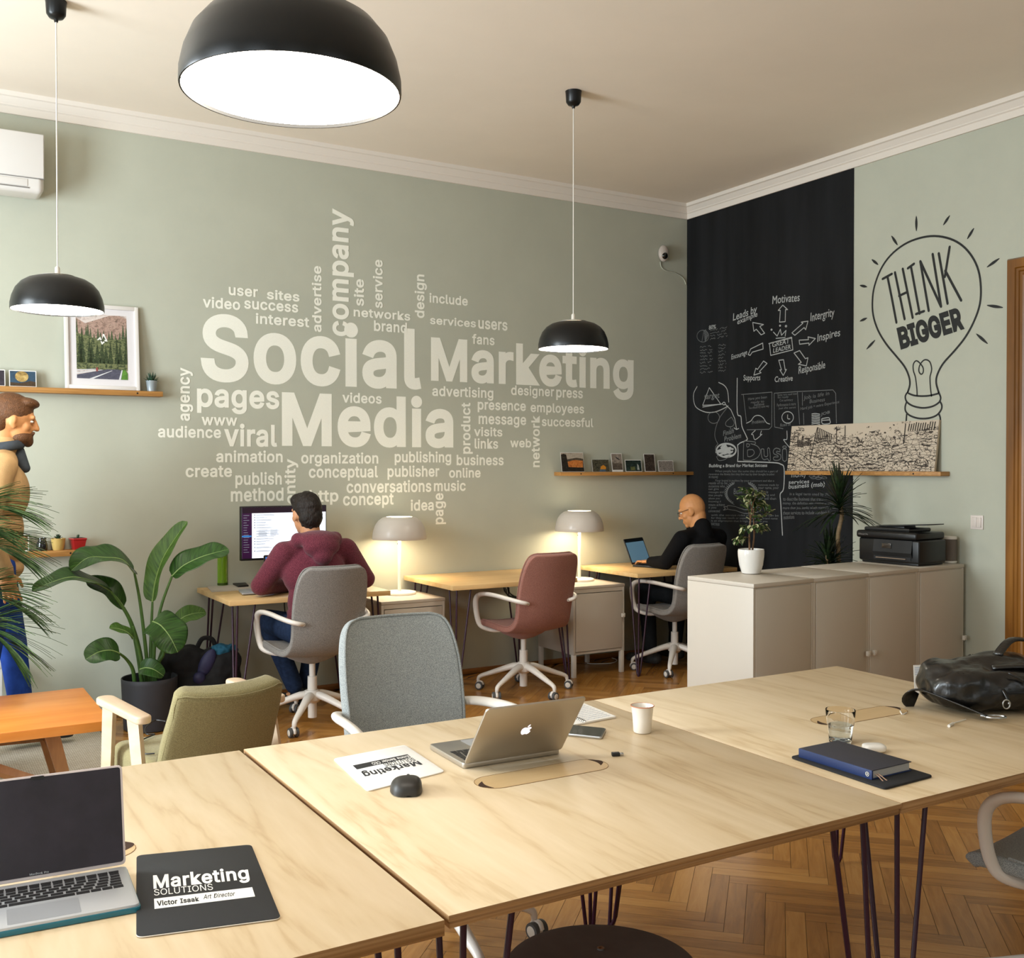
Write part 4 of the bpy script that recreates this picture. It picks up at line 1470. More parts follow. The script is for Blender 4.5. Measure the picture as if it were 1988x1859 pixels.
SY = WY - .05
M['pot_zinc'] = mat('zinc_pot', '#9ba6ac', .35, metal=.3)
M['pot_yellow'] = mat('yellow_glazed_pot', '#cdb069', .3, coat=.3)
M['pot_red'] = mat('red_glazed_pot', '#b5262a', .25, coat=.4)
p = at_y(294.5, 757, SY)
t = thing('potted_succulent', 'small spiky succulent in a zinc-grey pot at the end of the upper left shelf', 'plant', (p.x, SY, SH1))
MB().lathe([(0, 0), (.026, 0), (.0335, .062), (.035, .064), (.035, .067), (.031, .067), (.029, .056), (0, .056)], 32).build('pot', M['pot_zinc'], t)
rosette(t, .055, 22, .058, .0075, 75, 2)
p = at_y(113, 1068, SY)
t = thing('potted_succulent', 'little rosette succulent in a mustard yellow pot on the lower left shelf', 'plant', (p.x, SY, SH2), 0)
MB().lathe([(0, 0), (.027, 0), (.033, .012), (.039, .05), (.040, .064), (.041, .066), (.041, .071), (.036, .071), (.034, .058), (0, .058)], 36).build('pot', M['pot_yellow'], t)
rosette(t, .066, 14, .03, .007, 65, 3)
p = at_y(151, 1066, SY)
t = thing('potted_cactus', 'tiny sprout in a square red pot on the lower left shelf', 'plant', (p.x, SY, SH2), .2)
q = MB().add([(x * .029, y * .029, 0) for x, y in ((-1, -1), (1, -1), (1, 1), (-1, 1))] + [(x * .039, y * .039, .062) for x, y in ((-1, -1), (1, -1), (1, 1), (-1, 1))], [(3, 2, 1, 0), (0, 1, 5, 4), (1, 2, 6, 5), (2, 3, 7, 6), (3, 0, 4, 7), (4, 5, 6, 7)])
q.box((-.042, -.042, .056), (.042, .042, .069), .005, 3)
q.build('pot', M['pot_red'], t, 40, (('BEVEL', dict(width=.004, segments=3, limit_method='ANGLE')),))
mb = MB()
mb.box((-.034, -.034, .0685), (.034, .034, .0698))
mb.build('soil', M['soil'], t)
MB().ell((0, 0, .077), (.007, .007, .011)).ell((.006, 0, .082), (.004, .004, .007)).build('sprout', M['succ'], t)

# ------------------------------------------------------------------ things on the tables and walls
M['alu'] = mat('silver_aluminium', '#b9b2a8', .32, metal=.85)
M['alu_bright'] = mat('light_aluminium', '#c3c6cc', .35, metal=.6)
M['screen_off'] = mat('dark_screen_glass', '#2a2530', .15, vary=.25, vscale=9, coat=.3)
M['key'] = mat('keycap_black', '#17171a', .5)
M['teal'] = mat('teal_shell', '#17697e', .3, coat=.3)
M['logo'] = mat('lit_logo', '#f2ecf4', .4, emit=.7)
M['paper'] = mat('white_paper', '#e9e6e1', .8)
M['ink'] = mat('dark_ink', '#26262a', .8)
M['pad_black'] = mat('charcoal_desk_pad', '#242425', .8, bump=.15, bscale=900, vary=.08, vscale=900)
M['pad_white'] = mat('white_desk_pad', '#efeeec', .75)
M['pad_edge'] = mat('white_pad_edge', '#f2f1ef', .7)
M['rubber_dark'] = mat('mouse_shell', '#2a2724', .45)
M['glass'] = mat('clear_glass', '#ffffff', .0, trans=1, ior=1.2)
M['water'] = mat('water', '#f4fbff', .0, trans=1, ior=1.2)


def quad_place(q, z):
    """q: pixel corners bottom-left, bottom-right, top-right, top-left of a flat area lying at height z"""
    P = [Vector((x, y, 0)) for x, y in q]
    def f(u, v):
        p = (P[0] * (1 - u) + P[1] * u) * (1 - v) + (P[3] * (1 - u) + P[2] * u) * v
        return at_z(p.x, p.y, z)
    return f


def rounded(poly, r, n=5):
    out = []
    m = len(poly)
    for i in range(m):
        a, b, c = (Vector(poly[(i + k) % m][:2]) for k in (-1, 0, 1))
        p, q = b + (a - b).normalized() * r, b + (c - b).normalized() * r
        for k in range(n + 1):
            t = k / n
            out.append(tuple((1 - t) ** 2 * p + 2 * t * (1 - t) * b + t * t * q))
    return out


def apple(mb, place):
    body = [(0, .30), (.10, .34), (.22, .36), (.36, .30), (.42, .20), (.33, .10), (.31, -.02), (.36, -.12), (.44, -.17), (.38, -.33), (.28, -.45), (.18, -.49), (.06, -.45), (0, -.44), (-.06, -.45), (-.18, -.49), (-.30, -.44), (-.42, -.24), (-.46, 0), (-.42, .20), (-.32, .32), (-.20, .36), (-.10, .34)]
    leafp = [(.0, .40), (.02, .52), (.10, .62), (.20, .66), (.19, .54), (.12, .45)]
    for p in (body, leafp):
        c = catmull([(x, y, 0) for x, y in p], 4, True)
        vv, ff = unite([[(q.x, q.y) for q in c]])
        mb.add([place(x, y) for x, y in vv], ff)


def laptop(label, loc, rz, w, d, lean, case, group='laptops', logo=False, shell=None, screen=None, marks=None, lid_h=None):
    """hinge on the local x axis; the keyboard half reaches to -y, the lid leans to +y by the angle lean"""
    t = thing('laptop', label, 'laptop', loc, rz, group)
    lid_h = lid_h or d * .98
    def rr(x0, y0, x1, y1, r=.010): return rounded([(x0, y0), (x1, y0), (x1, y1), (x0, y1)], r)
    z0 = .003 if shell else .001
    b = MB().prism(rr(-w / 2, -d, w / 2, 0), z0, .0145, .0015).build('base', case, t, 30)
    k = MB()
    kx, ky0 = w * .45, -d * .10
    rows = [14, 14, 13, 12, 11]
    kh = d * .40 / 6
    for i in range(14): k.box((-kx + i * 2 * kx / 14 + .001, ky0 - kh * .55, .0145), (-kx + (i + 1) * 2 * kx / 14 - .001, ky0, .0152))
    for r_, n in enumerate(rows):
        y1 = ky0 - kh * (.7 + r_)
        cw = 2 * kx / n
        for i in range(n): k.box((-kx + i * cw + cw * .09, y1 - kh * .74, .0145), (-kx + (i + 1) * cw - cw * .09, y1, .0152))
    y1 = ky0 - kh * 5.7
    x = -kx
    for cw in (.07, .07, .07, .09, .40, .09, .07, .07, .07):
        cw *= 2 * kx
        k.box((x + .0012, y1 - kh * .88, .0145), (x + cw - .0012, y1, .0152))
        x += cw
    k.build('keyboard', M['key'], b, 0)
    MB().prism(rr(-w * .19, -d * .96, w * .19, -d * .60, .004), .0143, .0147).build('trackpad', M['alu_bright'], b, 0)
    if shell:
        MB().prism(rr(-w / 2 - .002, -d - .002, w / 2 + .002, .002), 0, .0095, .001).build('protective_shell', shell, b, 30)
    lm = tr(0, .002, .0125) @ rotx(-lean) @ rotx(math.pi / 2)
    g = MB()
    g.m = lm
    g.prism(rr(-w / 2, .004, w / 2, lid_h), -.003, .003, .0012)
    lid = g.build('lid', case if not shell else M['lid_case'], t, 30)
    g = MB()
    g.m = lm
    g.prism(rr(-w / 2 + .004, .010, w / 2 - .004, lid_h - .004, .006), .0028, .0034)
    sc = g.build('screen', M['screen_off'] if not screen else M['black'], lid, 0)
    if screen:
        for nm, (u0, v0, u1, v1), m in screen:
            g = MB()
            g.m = lm
            W2, H2 = w - .022, lid_h - .03
            g.box((-W2 / 2 + W2 * u0, .018 + H2 * v0, .0034), (-W2 / 2 + W2 * u1, .018 + H2 * v1, .0037))
            g.build(nm, m, sc, 0)
    if logo:
        g = MB()
        g.m = lm
        apple(g, lambda x, y: (-x * .032, lid_h * .52 + y * .032, -.0034))
        g.build('logo', M['logo'], lid, 0)
    if marks: marks(t, lid, sc, lm)
    return t


M['lid_case'] = mat('pale_clear_case', '#c9bebe', .35)
HR, FR_ = at_z(240, 1680, TZ + .014), at_z(273, 1757, TZ + .012)


def left_marks(t, lid, sc, lm):
    g = MB()
    g.m = lm
    put_text(g, 'MacBook Pro', lambda u, v: (u, v, .0036), (-.016, .0115, .016, .0150), 0)
    g.build('screen_lettering', M['alu_bright'], sc, 0)
    g = MB()
    g.m = lm
    g.prism(rounded([(-.012, .181), (.012, .181), (.012, .187), (-.012, .187)], .003), .0032, .0044)
    g.build('camera_cover', M['black'], lid, 30)


lz = D(-3.5)
laptop('open laptop in a teal shell, its screen dark, at the left photo edge', (.374 - .151 * math.cos(lz), 2.078 - .151 * math.sin(lz), TZ), lz, .302, .193, D(17), M['alu_bright'], shell=M['teal'], marks=left_marks)
laptop('silver laptop seen from behind with a glowing logo, on the middle table', (1.394, 2.345, TZ + .0005), D(178), .290, .215, D(37), M['alu'], logo=True)
M['scr_blue'] = mat('screen_page_blue', '#5c7e93', .3, emit=.30)
M['scr_dark'] = mat('screen_dark', '#16222c', .3)
laptop('dark laptop with a blue page on its screen, under the hands of the bald man', (5.035, 6.49, TZ + .0005), D(24), .31, .215, D(22), M['black'], screen=[('page', (.0, .0, 1, .90), M['scr_blue']), ('top_bar', (0, .90, 1, 1), M['scr_dark'])],
       marks=lambda t, lid, sc, lm: None)
laptop('small laptop mostly hidden behind the man in the maroon hoodie', (2.15, 6.41, TZ + .0005), D(-4), .30, .21, D(14), M['black'], screen=[('page', (0, 0, 1, 1), mat('screen_blue', '#2e63b0', .3, emit=.5))])

# monitor on the first desk
M['scr_white'] = mat('screen_white', '#dfe6f0', .3, emit=.55)
M['scr_purple'] = mat('screen_purple', '#3b1a45', .3, emit=.12)
M['scr_top'] = mat('screen_top_bar', '#2a1b2c', .3, emit=.05)
M['scr_grey'] = mat('screen_grey_text', '#8f98a6', .4, emit=.25)
M['scr_link'] = mat('screen_highlight', '#2f6fb8', .3, emit=.4)
MY = 6.52
c0, c1 = at_y(467.5, 983, MY), at_y(634, 1081, MY)
mw, mh = (c1.x - c0.x), (c0.z - c1.z)
t = thing('monitor', 'black monitor showing a white page with a purple sidebar, on the first desk', 'monitor', (c0.x + mw / 2, MY, TZ))
zz = c1.z - TZ
bz = MB().box((-mw / 2, 0, zz), (mw / 2, .035, zz + mh), .003).build('bezel', M['black'], t)
MB().box((-.02, .03, 0), (.02, .05, zz + .1), .004).build('stand', M['black'], t)
MB().prism(rounded([(-.11, -.05), (.11, -.05), (.11, .12), (-.11, .12)], .02), 0, .012, .003).build('stand_base', M['black'], t)
u = lambda a: -mw / 2 + .006 + a * (mw - .012)
v = lambda b: zz + .014 + b * (mh - .021)
def panel(mb, a0, b0, a1, b1, y): mb.box((u(a0), y, v(b0)), (u(a1), y + .001, v(b1)))
sc = MB()
panel(sc, 0, 0, 1, 1, -.0008)
sc = sc.build('screen', M['scr_white'], t, 0)
for nm, parts, m in (('sidebar', [(0, 0, .115, .885)], 'scr_purple'), ('top_bar', [(0, .885, 1, 1)], 'scr_top'), ('highlight', [(0, .42, .11, .45)], 'scr_link')):
    mb = MB()
    for q in parts: panel(mb, *q, -.0016 if nm != 'highlight' else -.0024)
    mb.build(nm, M[m], sc, 0)
mb = MB()
rr_ = random.Random(2)
yy = .85
while yy > .12:
    if not .40 < yy < .56: panel(mb, .14, yy - .008, .155, yy + .010, -.0016)
    for q in range(2): panel(mb, .165, yy - .012 * q, .165 + rr_.uniform(.08, .22), yy - .012 * q + .006, -.0016)
    yy -= rr_.choice((.05, .05, .07))
for bx0 in (.19, .33):
    for q in range(8): panel(mb, bx0, .44 + q * .015, bx0 + rr_.uniform(.06, .11), .447 + q * .015, -.0017)
for q in range(16): panel(mb, .018, .12 + q * .048, .018 + rr_.uniform(.03, .07), .128 + q * .048, -.0024)
mb.build('screen_text', M['scr_grey'], sc, 0)

# desk pads with lettering
M['letter_white'] = mat('white_lettering', '#f2f1ee', .7)
M['letter_dark'] = mat('dark_lettering', '#2b2b2c', .8)
PZ = TZ + .0035


def pad(label, corners, top):
    q = [at_z(x, y, TZ) for x, y in corners]
    o = MB().prism(rounded(q, .014, 6), TZ + .0006, PZ, .0008).build('desk_pad', [top, M['pad_edge']], None, 30)
    for p in o.data.polygons:
        if p.center.z < PZ - .0009: p.material_index = 1
    return tag(o, label, 'desk pad', 'lettered desk pads')


bp = pad('black lettered desk pad with a white name bar, beside the teal laptop', [(264.5, 1822), (546, 1785), (488, 1641.5), (265, 1663)], M['pad_black'])


def lettering(parent, name, s, q, m, **k):
    mb = MB()
    put_text(mb, s, quad_place(q, PZ + .0006), (0, 0, 1, 1), **k)
    return mb.build(name, m, parent, 0)


lettering(bp, 'bold_lettering', 'Marketing', [(298.5, 1732), (486, 1712), (480, 1681), (297, 1698)], M['letter_white'], bold=.024)
lettering(bp, 'thin_lettering', 'SOLUTIONS', [(299.3, 1738), (414, 1726.5), (412, 1714.5), (298.8, 1726)], M['letter_white'], bold=.0)
mb = MB()
f = quad_place([(300, 1763.8), (495.3, 1739.5), (489.5, 1721.5), (299, 1744)], PZ + .0004)
mb.add([f(0, 0), f(1, 0), f(1, 1), f(0, 1)], [(0, 1, 2, 3)])
nb_ = mb.build('name_bar', M['letter_white'], bp, 0)
lettering(bp, 'name_lettering', 'Victor Isaak', [(305, 1758.5), (387.5, 1748.5), (386, 1739.5), (304, 1748)], M['letter_dark'], bold=.03)
lettering(bp, 'title_lettering', 'Art Director', [(395, 1745), (457, 1738), (456, 1729.5), (394, 1736)], M['letter_dark'], bold=.010, shear=.22)
wp = pad('white lettered desk pad lying upside down behind the black mouse', [(713, 1537.5), (864, 1499), (786, 1447.5), (646.5, 1474.5)], M['pad_white'])
lettering(wp, 'bold_lettering', 'Marketing', [(711, 1509), (821, 1483.3), (808.5, 1474.5), (699.5, 1496.5)], M['letter_dark'], bold=.024, flip=True)
lettering(wp, 'thin_lettering', 'SOLUTIONS', [(748.5, 1488.5), (808, 1476), (801.5, 1470), (742.5, 1480.7)], M['letter_dark'], bold=.01, flip=True)
mb = MB()
f = quad_place([(693, 1493), (798, 1469.5), (791, 1463.5), (684.5, 1485.3)], PZ + .0004)
mb.add([f(0, 0), f(1, 0), f(1, 1), f(0, 1)], [(0, 1, 2, 3)])
mb.build('name_bar', M['letter_dark'], wp, 0)
lettering(wp, 'name_lettering', 'Emma Bender CEO', [(725, 1484.5), (795.5, 1469.2), (791.5, 1465.6), (720, 1480)], M['letter_white'], bold=.012, flip=True)

# mouse
p = at_z(797, 1537, TZ)
t = thing('computer_mouse', 'black computer mouse at the corner of the white desk pad', 'mouse', (p.x, p.y + .012, TZ + .0015), D(-24))
rows = []
for i in range(19):
    q = math.pi * i / 18
    yy_ = -.054 * math.cos(q)
    prof_ = max(math.sin(q), .02) ** .45
    hh_ = .006 + .032 * max(math.sin(math.pi * (.10 + .74 * (1 - i / 18)))) if False else .006 + .031 * math.sin(math.pi * min(.16 + .80 * (i / 18) ** .8, 1)) * (1 if i else .4)
    row = []
    for j in range(25):
        a_ = math.pi * j / 24
        wl_ = (.033 if a_ < math.pi / 2 else .037 + .007 * math.sin(q)) * prof_
        row.append((wl_ * math.copysign(abs(math.cos(a_)) ** .7, math.cos(a_)), yy_, max(hh_ * prof_ * math.sin(a_) ** (.62 if a_ < math.pi / 2 else .85), 0) + .001))
    rows.append(row)
g = MB().grid(rows)
g.grid([[(x, y, .001) for x, y, z in (r_[0], r_[-1])] for r_ in rows])
g.build('shell', M['rubber_dark'], t, 60, (SUB(1),))
g = MB()
g.m = tr(.0, .022, .0225) @ roty(math.pi / 2)
g.lathe([(0, -.0035), (.008, -.0035), (.0095, -.002), (.0095, .002), (.008, .0035), (0, .0035)], 24).build('scroll_wheel', M['black_soft'], t)
MB().tube([(0, .044, .0165), (0, .034, .0242), (0, .012, .0332), (0, -.004, .0350)], .003, 8, 4, flat=(1, .35)).build('button_strip', M['black'], t)

# notebook, phone, cup, adapter
A, B, C = at_z(1196, 1393.5, TZ), at_z(1136, 1405, TZ), at_z(1066, 1374, TZ)
Dq = A + C - B
t = thing('spiral_notebook', 'open spiral notebook with handwriting, behind the silver laptop', 'notebook', B)
def loc_(q): return (q - B)
pg = MB().add([loc_(q) + Vector((0, 0, z)) for z in (.001, .006) for q in (B, A, Dq, C)], [(3, 2, 1, 0), (4, 5, 6, 7), (0, 1, 5, 4), (1, 2, 6, 5), (2, 3, 7, 6), (3, 0, 4, 7)]).build('page', M['paper'], t, 0)
E_, F_ = B - (A - B) * .9, C - (Dq - C) * .9
MB().add([loc_(q) + Vector((0, 0, z)) for z in (.001, .005) for q in (E_, B, C, F_)], [(3, 2, 1, 0), (4, 5, 6, 7), (0, 1, 5, 4), (1, 2, 6, 5), (2, 3, 7, 6), (3, 0, 4, 7)]).build('page', M['paper'], t, 0)
mb = MB()
rr_ = random.Random(4)
for i in range(11):
    u_ = .08 + i * .08
    q, x = [], .08
    while x < .9:
        q.append((x, u_ + rr_.uniform(-.012, .012)))
        x += .022
    strokes(mb, [q], .005, lambda a, b: loc_(B + (A - B) * a + (C - B) * b) + Vector((0, 0, .0066)), 0)
mb.build('handwriting', M['scr_grey'], pg, 0)
mb = MB()
for i in range(24):
    c = loc_(B.lerp(C, (i + .5) / 24)) + Vector((0, 0, .005))
    dx = (A - B).normalized()
    mb.tube([c + dx * (.006 * math.cos(a)) + Vector((0, 0, .006 * math.sin(a))) for a in [2 * math.pi * k / 10 for k in range(10)]], .0008, 5, closed=True)
mb.build('spiral', M['black'], t)
q = [at_z(*c, TZ) for c in ((1168.5, 1435.5), (1177, 1418), (1122, 1412.5))]
q.append(q[0] + q[2] - q[1])
q[2] = q[1] + (q[2] - q[1]).normalized() * .142
q[3] = q[0] + (q[3] - q[0]).normalized() * .142
ph = MB().prism(rounded(q, .010), TZ + .0005, TZ + .008, .002).build('phone', [M['steel']], None, 30)
tag(ph, 'dark smartphone lying half behind the silver laptop on the middle table', 'phone', 'smartphones')
MB().prism(rounded([q[0].lerp(q[2], .03), q[1].lerp(q[3], .03), q[2].lerp(q[0], .03), q[3].lerp(q[1], .03)], .008), TZ + .008, TZ + .0085).build('screen', mat('phone_glass', '#191b1c', .08, coat=.5), ph, 0)

p = at_z(1247, 1421, TZ)
t = thing('cup', 'white enamel cup with an orange rim on the middle table', 'cup', p)
M['enamel'] = mat('white_enamel', '#e3dcd2', .3, coat=.3)
M['rim_orange'] = mat('orange_rim', '#bf6e44', .4)
MB().lathe([(0, .001), (.024, .001), (.0262, .004), (.0285, .04), (.0325, .076), (.034, .0785), (.0325, .079), (.0308, .076), (.0268, .04), (.0245, .006), (0, .005)], 48).build('body', M['enamel'], t)
MB().tube([(.0338 * math.cos(a), .0338 * math.sin(a), .0785) for a in [2 * math.pi * k / 48 for k in range(48)]], .0012, 8, closed=True).build('rim', M['rim_orange'], t)
p = at_z(1196, 1467, TZ)
t = thing('usb_adapter', 'tiny black adapter plug lying right of the silver laptop', 'adapter', p, D(-25))
MB().box((-.012, -.008, .0005), (.010, .008, .010), .002).build('body', M['black'], t)
MB().box((.010, -.005, .003), (.020, .005, .008), .0005).build('plug', M['steel'], t)

# tumbler of water
p = at_z(1631.5, 1441, TZ)
t = thing('water_glass', 'faceted tumbler half full of water behind the blue book', 'glass', p)
def facet(prof, n=60, k=10, z1=.052):
    mb = MB()
    rows = []
    for r_, z in prof:
        am = .035 if z < z1 else 0
        rows.append([(r_ * (1 - am * (1 - abs(math.cos(k * math.pi * i / n)))) * math.cos(2 * math.pi * i / n), r_ * (1 - am * (1 - abs(math.cos(k * math.pi * i / n)))) * math.sin(2 * math.pi * i / n), z) for i in range(n)])
    for a, b in zip(rows, rows[1:]):
        mb.add(a + b, [(i, (i + 1) % n, n + (i + 1) % n, n + i) for i in range(n)])
    mb.add([(0, 0, prof[0][1])] + rows[0], [(0, 1 + (i + 1) % n, 1 + i) for i in range(n)])
    mb.add([(0, 0, prof[-1][1])] + rows[-1], [(0, 1 + i, 1 + (i + 1) % n) for i in range(n)])
    return mb
facet([(.0295, .001), (.031, .004), (.0335, .03), (.0362, .051), (.0375, .053), (.0395, .072), (.0412, .0925), (.0405, .094), (.039, .0925), (.037, .072), (.0345, .053), (.0322, .03), (.0295, .009), (.027, .0075)]).build('tumbler', M['glass'], t, 60, weld=True)
MB().lathe([(0, .0078), (.0265, .0078), (.0292, .0095), (.0318, .03), (.0343, .0525), (0, .0525)], 48).build('water', M['water'], t)

# book, folder, earbud case
M['folder'] = mat('charcoal_felt', '#232326', .9, bump=.3, bscale=700, vary=.15, vscale=500)
fl_ = [at_z(1534, 1472, TZ), at_z(1718, 1534, TZ), at_z(1812, 1509, TZ)]
fl_.append(fl_[0] + fl_[2] - fl_[1])
fo = MB().prism(rounded(fl_, .012), TZ + .0006, TZ + .0065, .002).build('felt_folder', M['folder'], None, 30)
tag(fo, 'charcoal felt folder lying under the blue book', 'folder')
M['book_blue'] = mat('navy_cover', '#1d2f5c', .55, bump=.05, bscale=500)
M['book_grey'] = mat('slate_cover', '#34343e', .6, bump=.08, bscale=600)
zb_, zt_ = TZ + .0068, TZ + .0305
bk_ = [at_z(1693.5, 1495, zt_), at_z(1769.5, 1477.5, zt_), at_z(1626, 1436.5, zt_)]
bk_.append(bk_[0] + bk_[2] - bk_[1])
b0 = bk_[0].copy()
b0.z = zb_
t = thing('book', 'thick navy blue bound notebook with ribbon markers lying on the felt folder', 'book', b0)
L_ = [(q - b0) for q in bk_]
hgt = zt_ - zb_
ex, ey = (L_[1] - L_[0]), (L_[3] - L_[0])
def bq(a0, a1, c0_, c1_, z0, z1):
    o = L_[0]
    P = [Vector((o.x, o.y, 0)) + Vector((ex.x, ex.y, 0)) * a + Vector((ey.x, ey.y, 0)) * c for a, c in ((a0, c0_), (a1, c0_), (a1, c1_), (a0, c1_))]
    return MB().prism([(q.x, q.y) for q in P], z0, z1, .0008)
bq(0, 1, 0, 1, hgt - .0025, hgt).build('front_cover', M['book_grey'], t, 30)
bq(0, 1, 0, 1, 0, .0025).build('back_cover', M['book_blue'], t, 30)
bq(-.012, .02, 0, 1, .0, hgt - .0005).build('spine', M['book_blue'], t, 30)
bq(.02, .965, .012, .985, .0025, hgt - .0025).build('pages', mat('page_block', '#b9b6b4', .8, vary=.2, vscale=3, stretch=(1, 1, 900)), t, 0)
ed = Vector((ex.x, ex.y, 0)).normalized()
sdn = -Vector((ey.x, ey.y, 0)).normalized()
M['ribbon'] = mat('peach_ribbon', '#d7b39c', .6)
for k, (o_, ln) in enumerate(((.10, .042), (.16, .046))):
    s0 = Vector((L_[0].x, L_[0].y, 0)) + Vector((ex.x, ex.y, 0)) * o_
    pts = [s0 + Vector((0, 0, .011)) - sdn * .003, s0 + sdn * .006 + Vector((0, 0, .009)), s0 + sdn * (ln * .5) + ed * (.003 + .004 * k) + Vector((0, 0, -.002)), s0 + sdn * ln + ed * (.006 + .01 * k) + Vector((0, 0, -.0055))]
    MB().tube(pts, .0022, 6, 4, flat=(1, .15)).build('ribbon', M['ribbon'], t)
pc = Vector((L_[0].x, L_[0].y, hgt * .5)) + Vector((ey.x, ey.y, 0)) * .055 - ed * .0025
mb = MB()
mb.m = tr(pc) @ (-ed).to_track_quat('Z', 'Y').to_matrix().to_4x4()
mb.lathe([(.0042, 0), (.0055, 0), (.0055, .0006), (.0042, .0006), (.0042, 0)], 24).lathe([(0, 0), (.0018, 0), (.0018, .0006), (0, .0006)], 12).build('spine_emblem', mat('cream_print', '#e4dfcf', .6), t)
p = at_z(1698, 1462, TZ)
t = thing('earbud_case', 'white earbud case peeking out behind the blue book', 'earbuds', (p.x + .012, p.y + .012, TZ), D(-30))
MB().ell((0, 0, .0115), (.031, .023, .011), pw=.6, u=32, v=20).build('case', mat('glossy_white', '#ece7e0', .2, coat=.4), t, 180)

# black leather backpack at right, white card behind it
M['leather'] = mat('black_leather', '#0d0b0a', .30, bump=.35, bscale=26, coat=.25, spec=.6)
M['leather_dull'] = mat('black_webbing', '#0f0e0e', .7)
t = thing('leather_backpack', 'black leather backpack with metal clips lying on the right table', 'backpack', (3.03, 2.085, TZ), D(-31))
t.scale = (1, 1, 1.14)
g = MB()
g.ell((.0, .0, .062), (.225, .125, .060), pw=.72).ell((.03, .02, .10), (.17, .10, .052), rotx(.1)).ell((-.13, .03, .070), (.085, .10, .060), pw=.8).ell((.14, -.02, .078), (.10, .10, .062), pw=.85).ell((.04, -.075, .07), (.15, .05, .040), pw=.8)
g.ell((.05, .03, .128), (.10, .07, .022), roty(.1))
for q in g.bm.verts: q.co.z = max(q.co.z, .001)
bg = g.build('bag_body', M['leather'], t, 180, FUSE(.0065, 5, .5))
for q in bg.data.vertices:
    c = q.co
    n = noise.noise(Vector((c.x * 9, c.y * 16, c.z * 22))) * .010 + noise.noise(Vector((c.x * 26, c.y * 34, c.z * 40))) * .0045
    q.co += Vector(q.normal) * n
    q.co.z = max(q.co.z, .0008)
rows = [[Vector((-.13 + .034 * i + .012 * j, -.112 + .020 * j, .068 + .0115 * j - .0011 * j * j + .006 * math.sin(i * .9 + j * .7))) for i in range(10)] for j in range(8)]
MB().grid(rows).build('front_flap', M['leather'], t, 180, (('SOLIDIFY', dict(thickness=.006, offset=1)), SUB(1)))
MB().tube([(-.02, -.05, .122), (.06, -.062, .128), (.15, -.05, .12), (.20, -.02, .10)], .013, 10, 5, flat=(1.5, .55)).build('flap_edge', M['leather'], t, 180)
g = MB().tube([(-.235, .02, .012), (-.262, .012, .03), (-.252, -.01, .052), (-.215, -.03, .05), (-.15, -.105, .032), (-.10, -.155, .016), (-.085, -.168, .012)], .028, 10, 5, flat=(.12, 1.0))
st = g.build('strap', M['leather'], t, 180)
MB().tube([(.10, -.03, .150), (.15, -.085, .152), (.20, -.10, .12), (.22, -.06, .10)], .016, 10, 5, flat=(1.0, .2)).build('strap', M['leather'], t, 180)
MB().tube([(.02, .0, .15), (.09, .05, .185), (.17, .05, .175), (.22, .0, .135)], .011, 10, 5, flat=(1.5, .5)).build('carry_handle', M['leather'], t, 180)
g = MB()
g.tube([(-.083 + .030 * math.cos(a) + .016, -.180 + .018 * math.sin(a), .012) for a in [2 * math.pi * k / 20 for k in range(20)]], .0034, 8, closed=True)
g.cyl((-.105, -.163, .012), (-.088, -.172, .012), .006, n=12)
g.build('snap_hook', M['steel'], st)
g = MB().tube([(-.02 + .011 * math.cos(a), -.150, .04 + .012 * math.sin(a)) for a in [2 * math.pi * k / 16 for k in range(16)]], .002, 8, closed=True)
g.build('ring', M['steel'], t)
for x0, y0, z0, x1, y1, z1 in ((-.02, -.128, .075, -.01, -.146, .045), (.0, -.118, .12, .045, -.135, .098)):
    z_ = MB().tube([(x0, y0, z0), ((x0 + x1) / 2, (y0 + y1) / 2 - .004, (z0 + z1) / 2), (x1, y1, z1)], .0065, 8, 3, flat=(1, .5)).build('zip_pull', M['leather'], t, 180)
    MB().ell((x1, y1 - .001, z1 - .003), (.005, .004, .005)).build('zip_tip', M['steel'], z_)
MB().tube([(-.10, -.105, .055), (.0, -.125, .066), (.10, -.128, .066), (.20, -.10, .058)], .004, 8, 5).build('zip', M['leather_dull'], t, 180)
q = at_z(1791, 1350, TZ)
t = thing('paper_card', 'white printed card standing up behind the left end of the leather backpack', 'card', (q.x + .03, q.y + .03, TZ), D(-24))
g = MB()
g.m = rotx(-.1)
g.box((-.022, 0, 0), (.022, .0012, .095)).build('card', M['paper'], t, 0)
g = MB()
g.m = rotx(-.1)
for i in range(5): g.box((-.018, -.0006, .086 - i * .006), (.016 - (i % 3) * .006, 0, .088 - i * .006))
g.build('print', M['scr_grey'], t, 0)
tag(MB().tube([at_z(1760, 1383, TZ + .002), at_z(1752, 1386, TZ + .002), at_z(1748, 1380, TZ + .002)], .0022, 8, 4).build('charging_cable', M['white'], None), 'short end of a white cable at the tip of the right cable flap', 'cable', 'white charging cables')
g = MB().tube([at_z(1850, 1404, TZ + .004), at_z(1842, 1409, TZ + .004)], .0045, 8)
g.tube([at_z(1852, 1403, TZ + .003), at_z(1875, 1396, TZ + .003)], .0018, 8)
tag(g.build('charging_cable', M['white'], None), 'white cable plug sticking out under the leather backpack', 'cable', 'white charging cables')

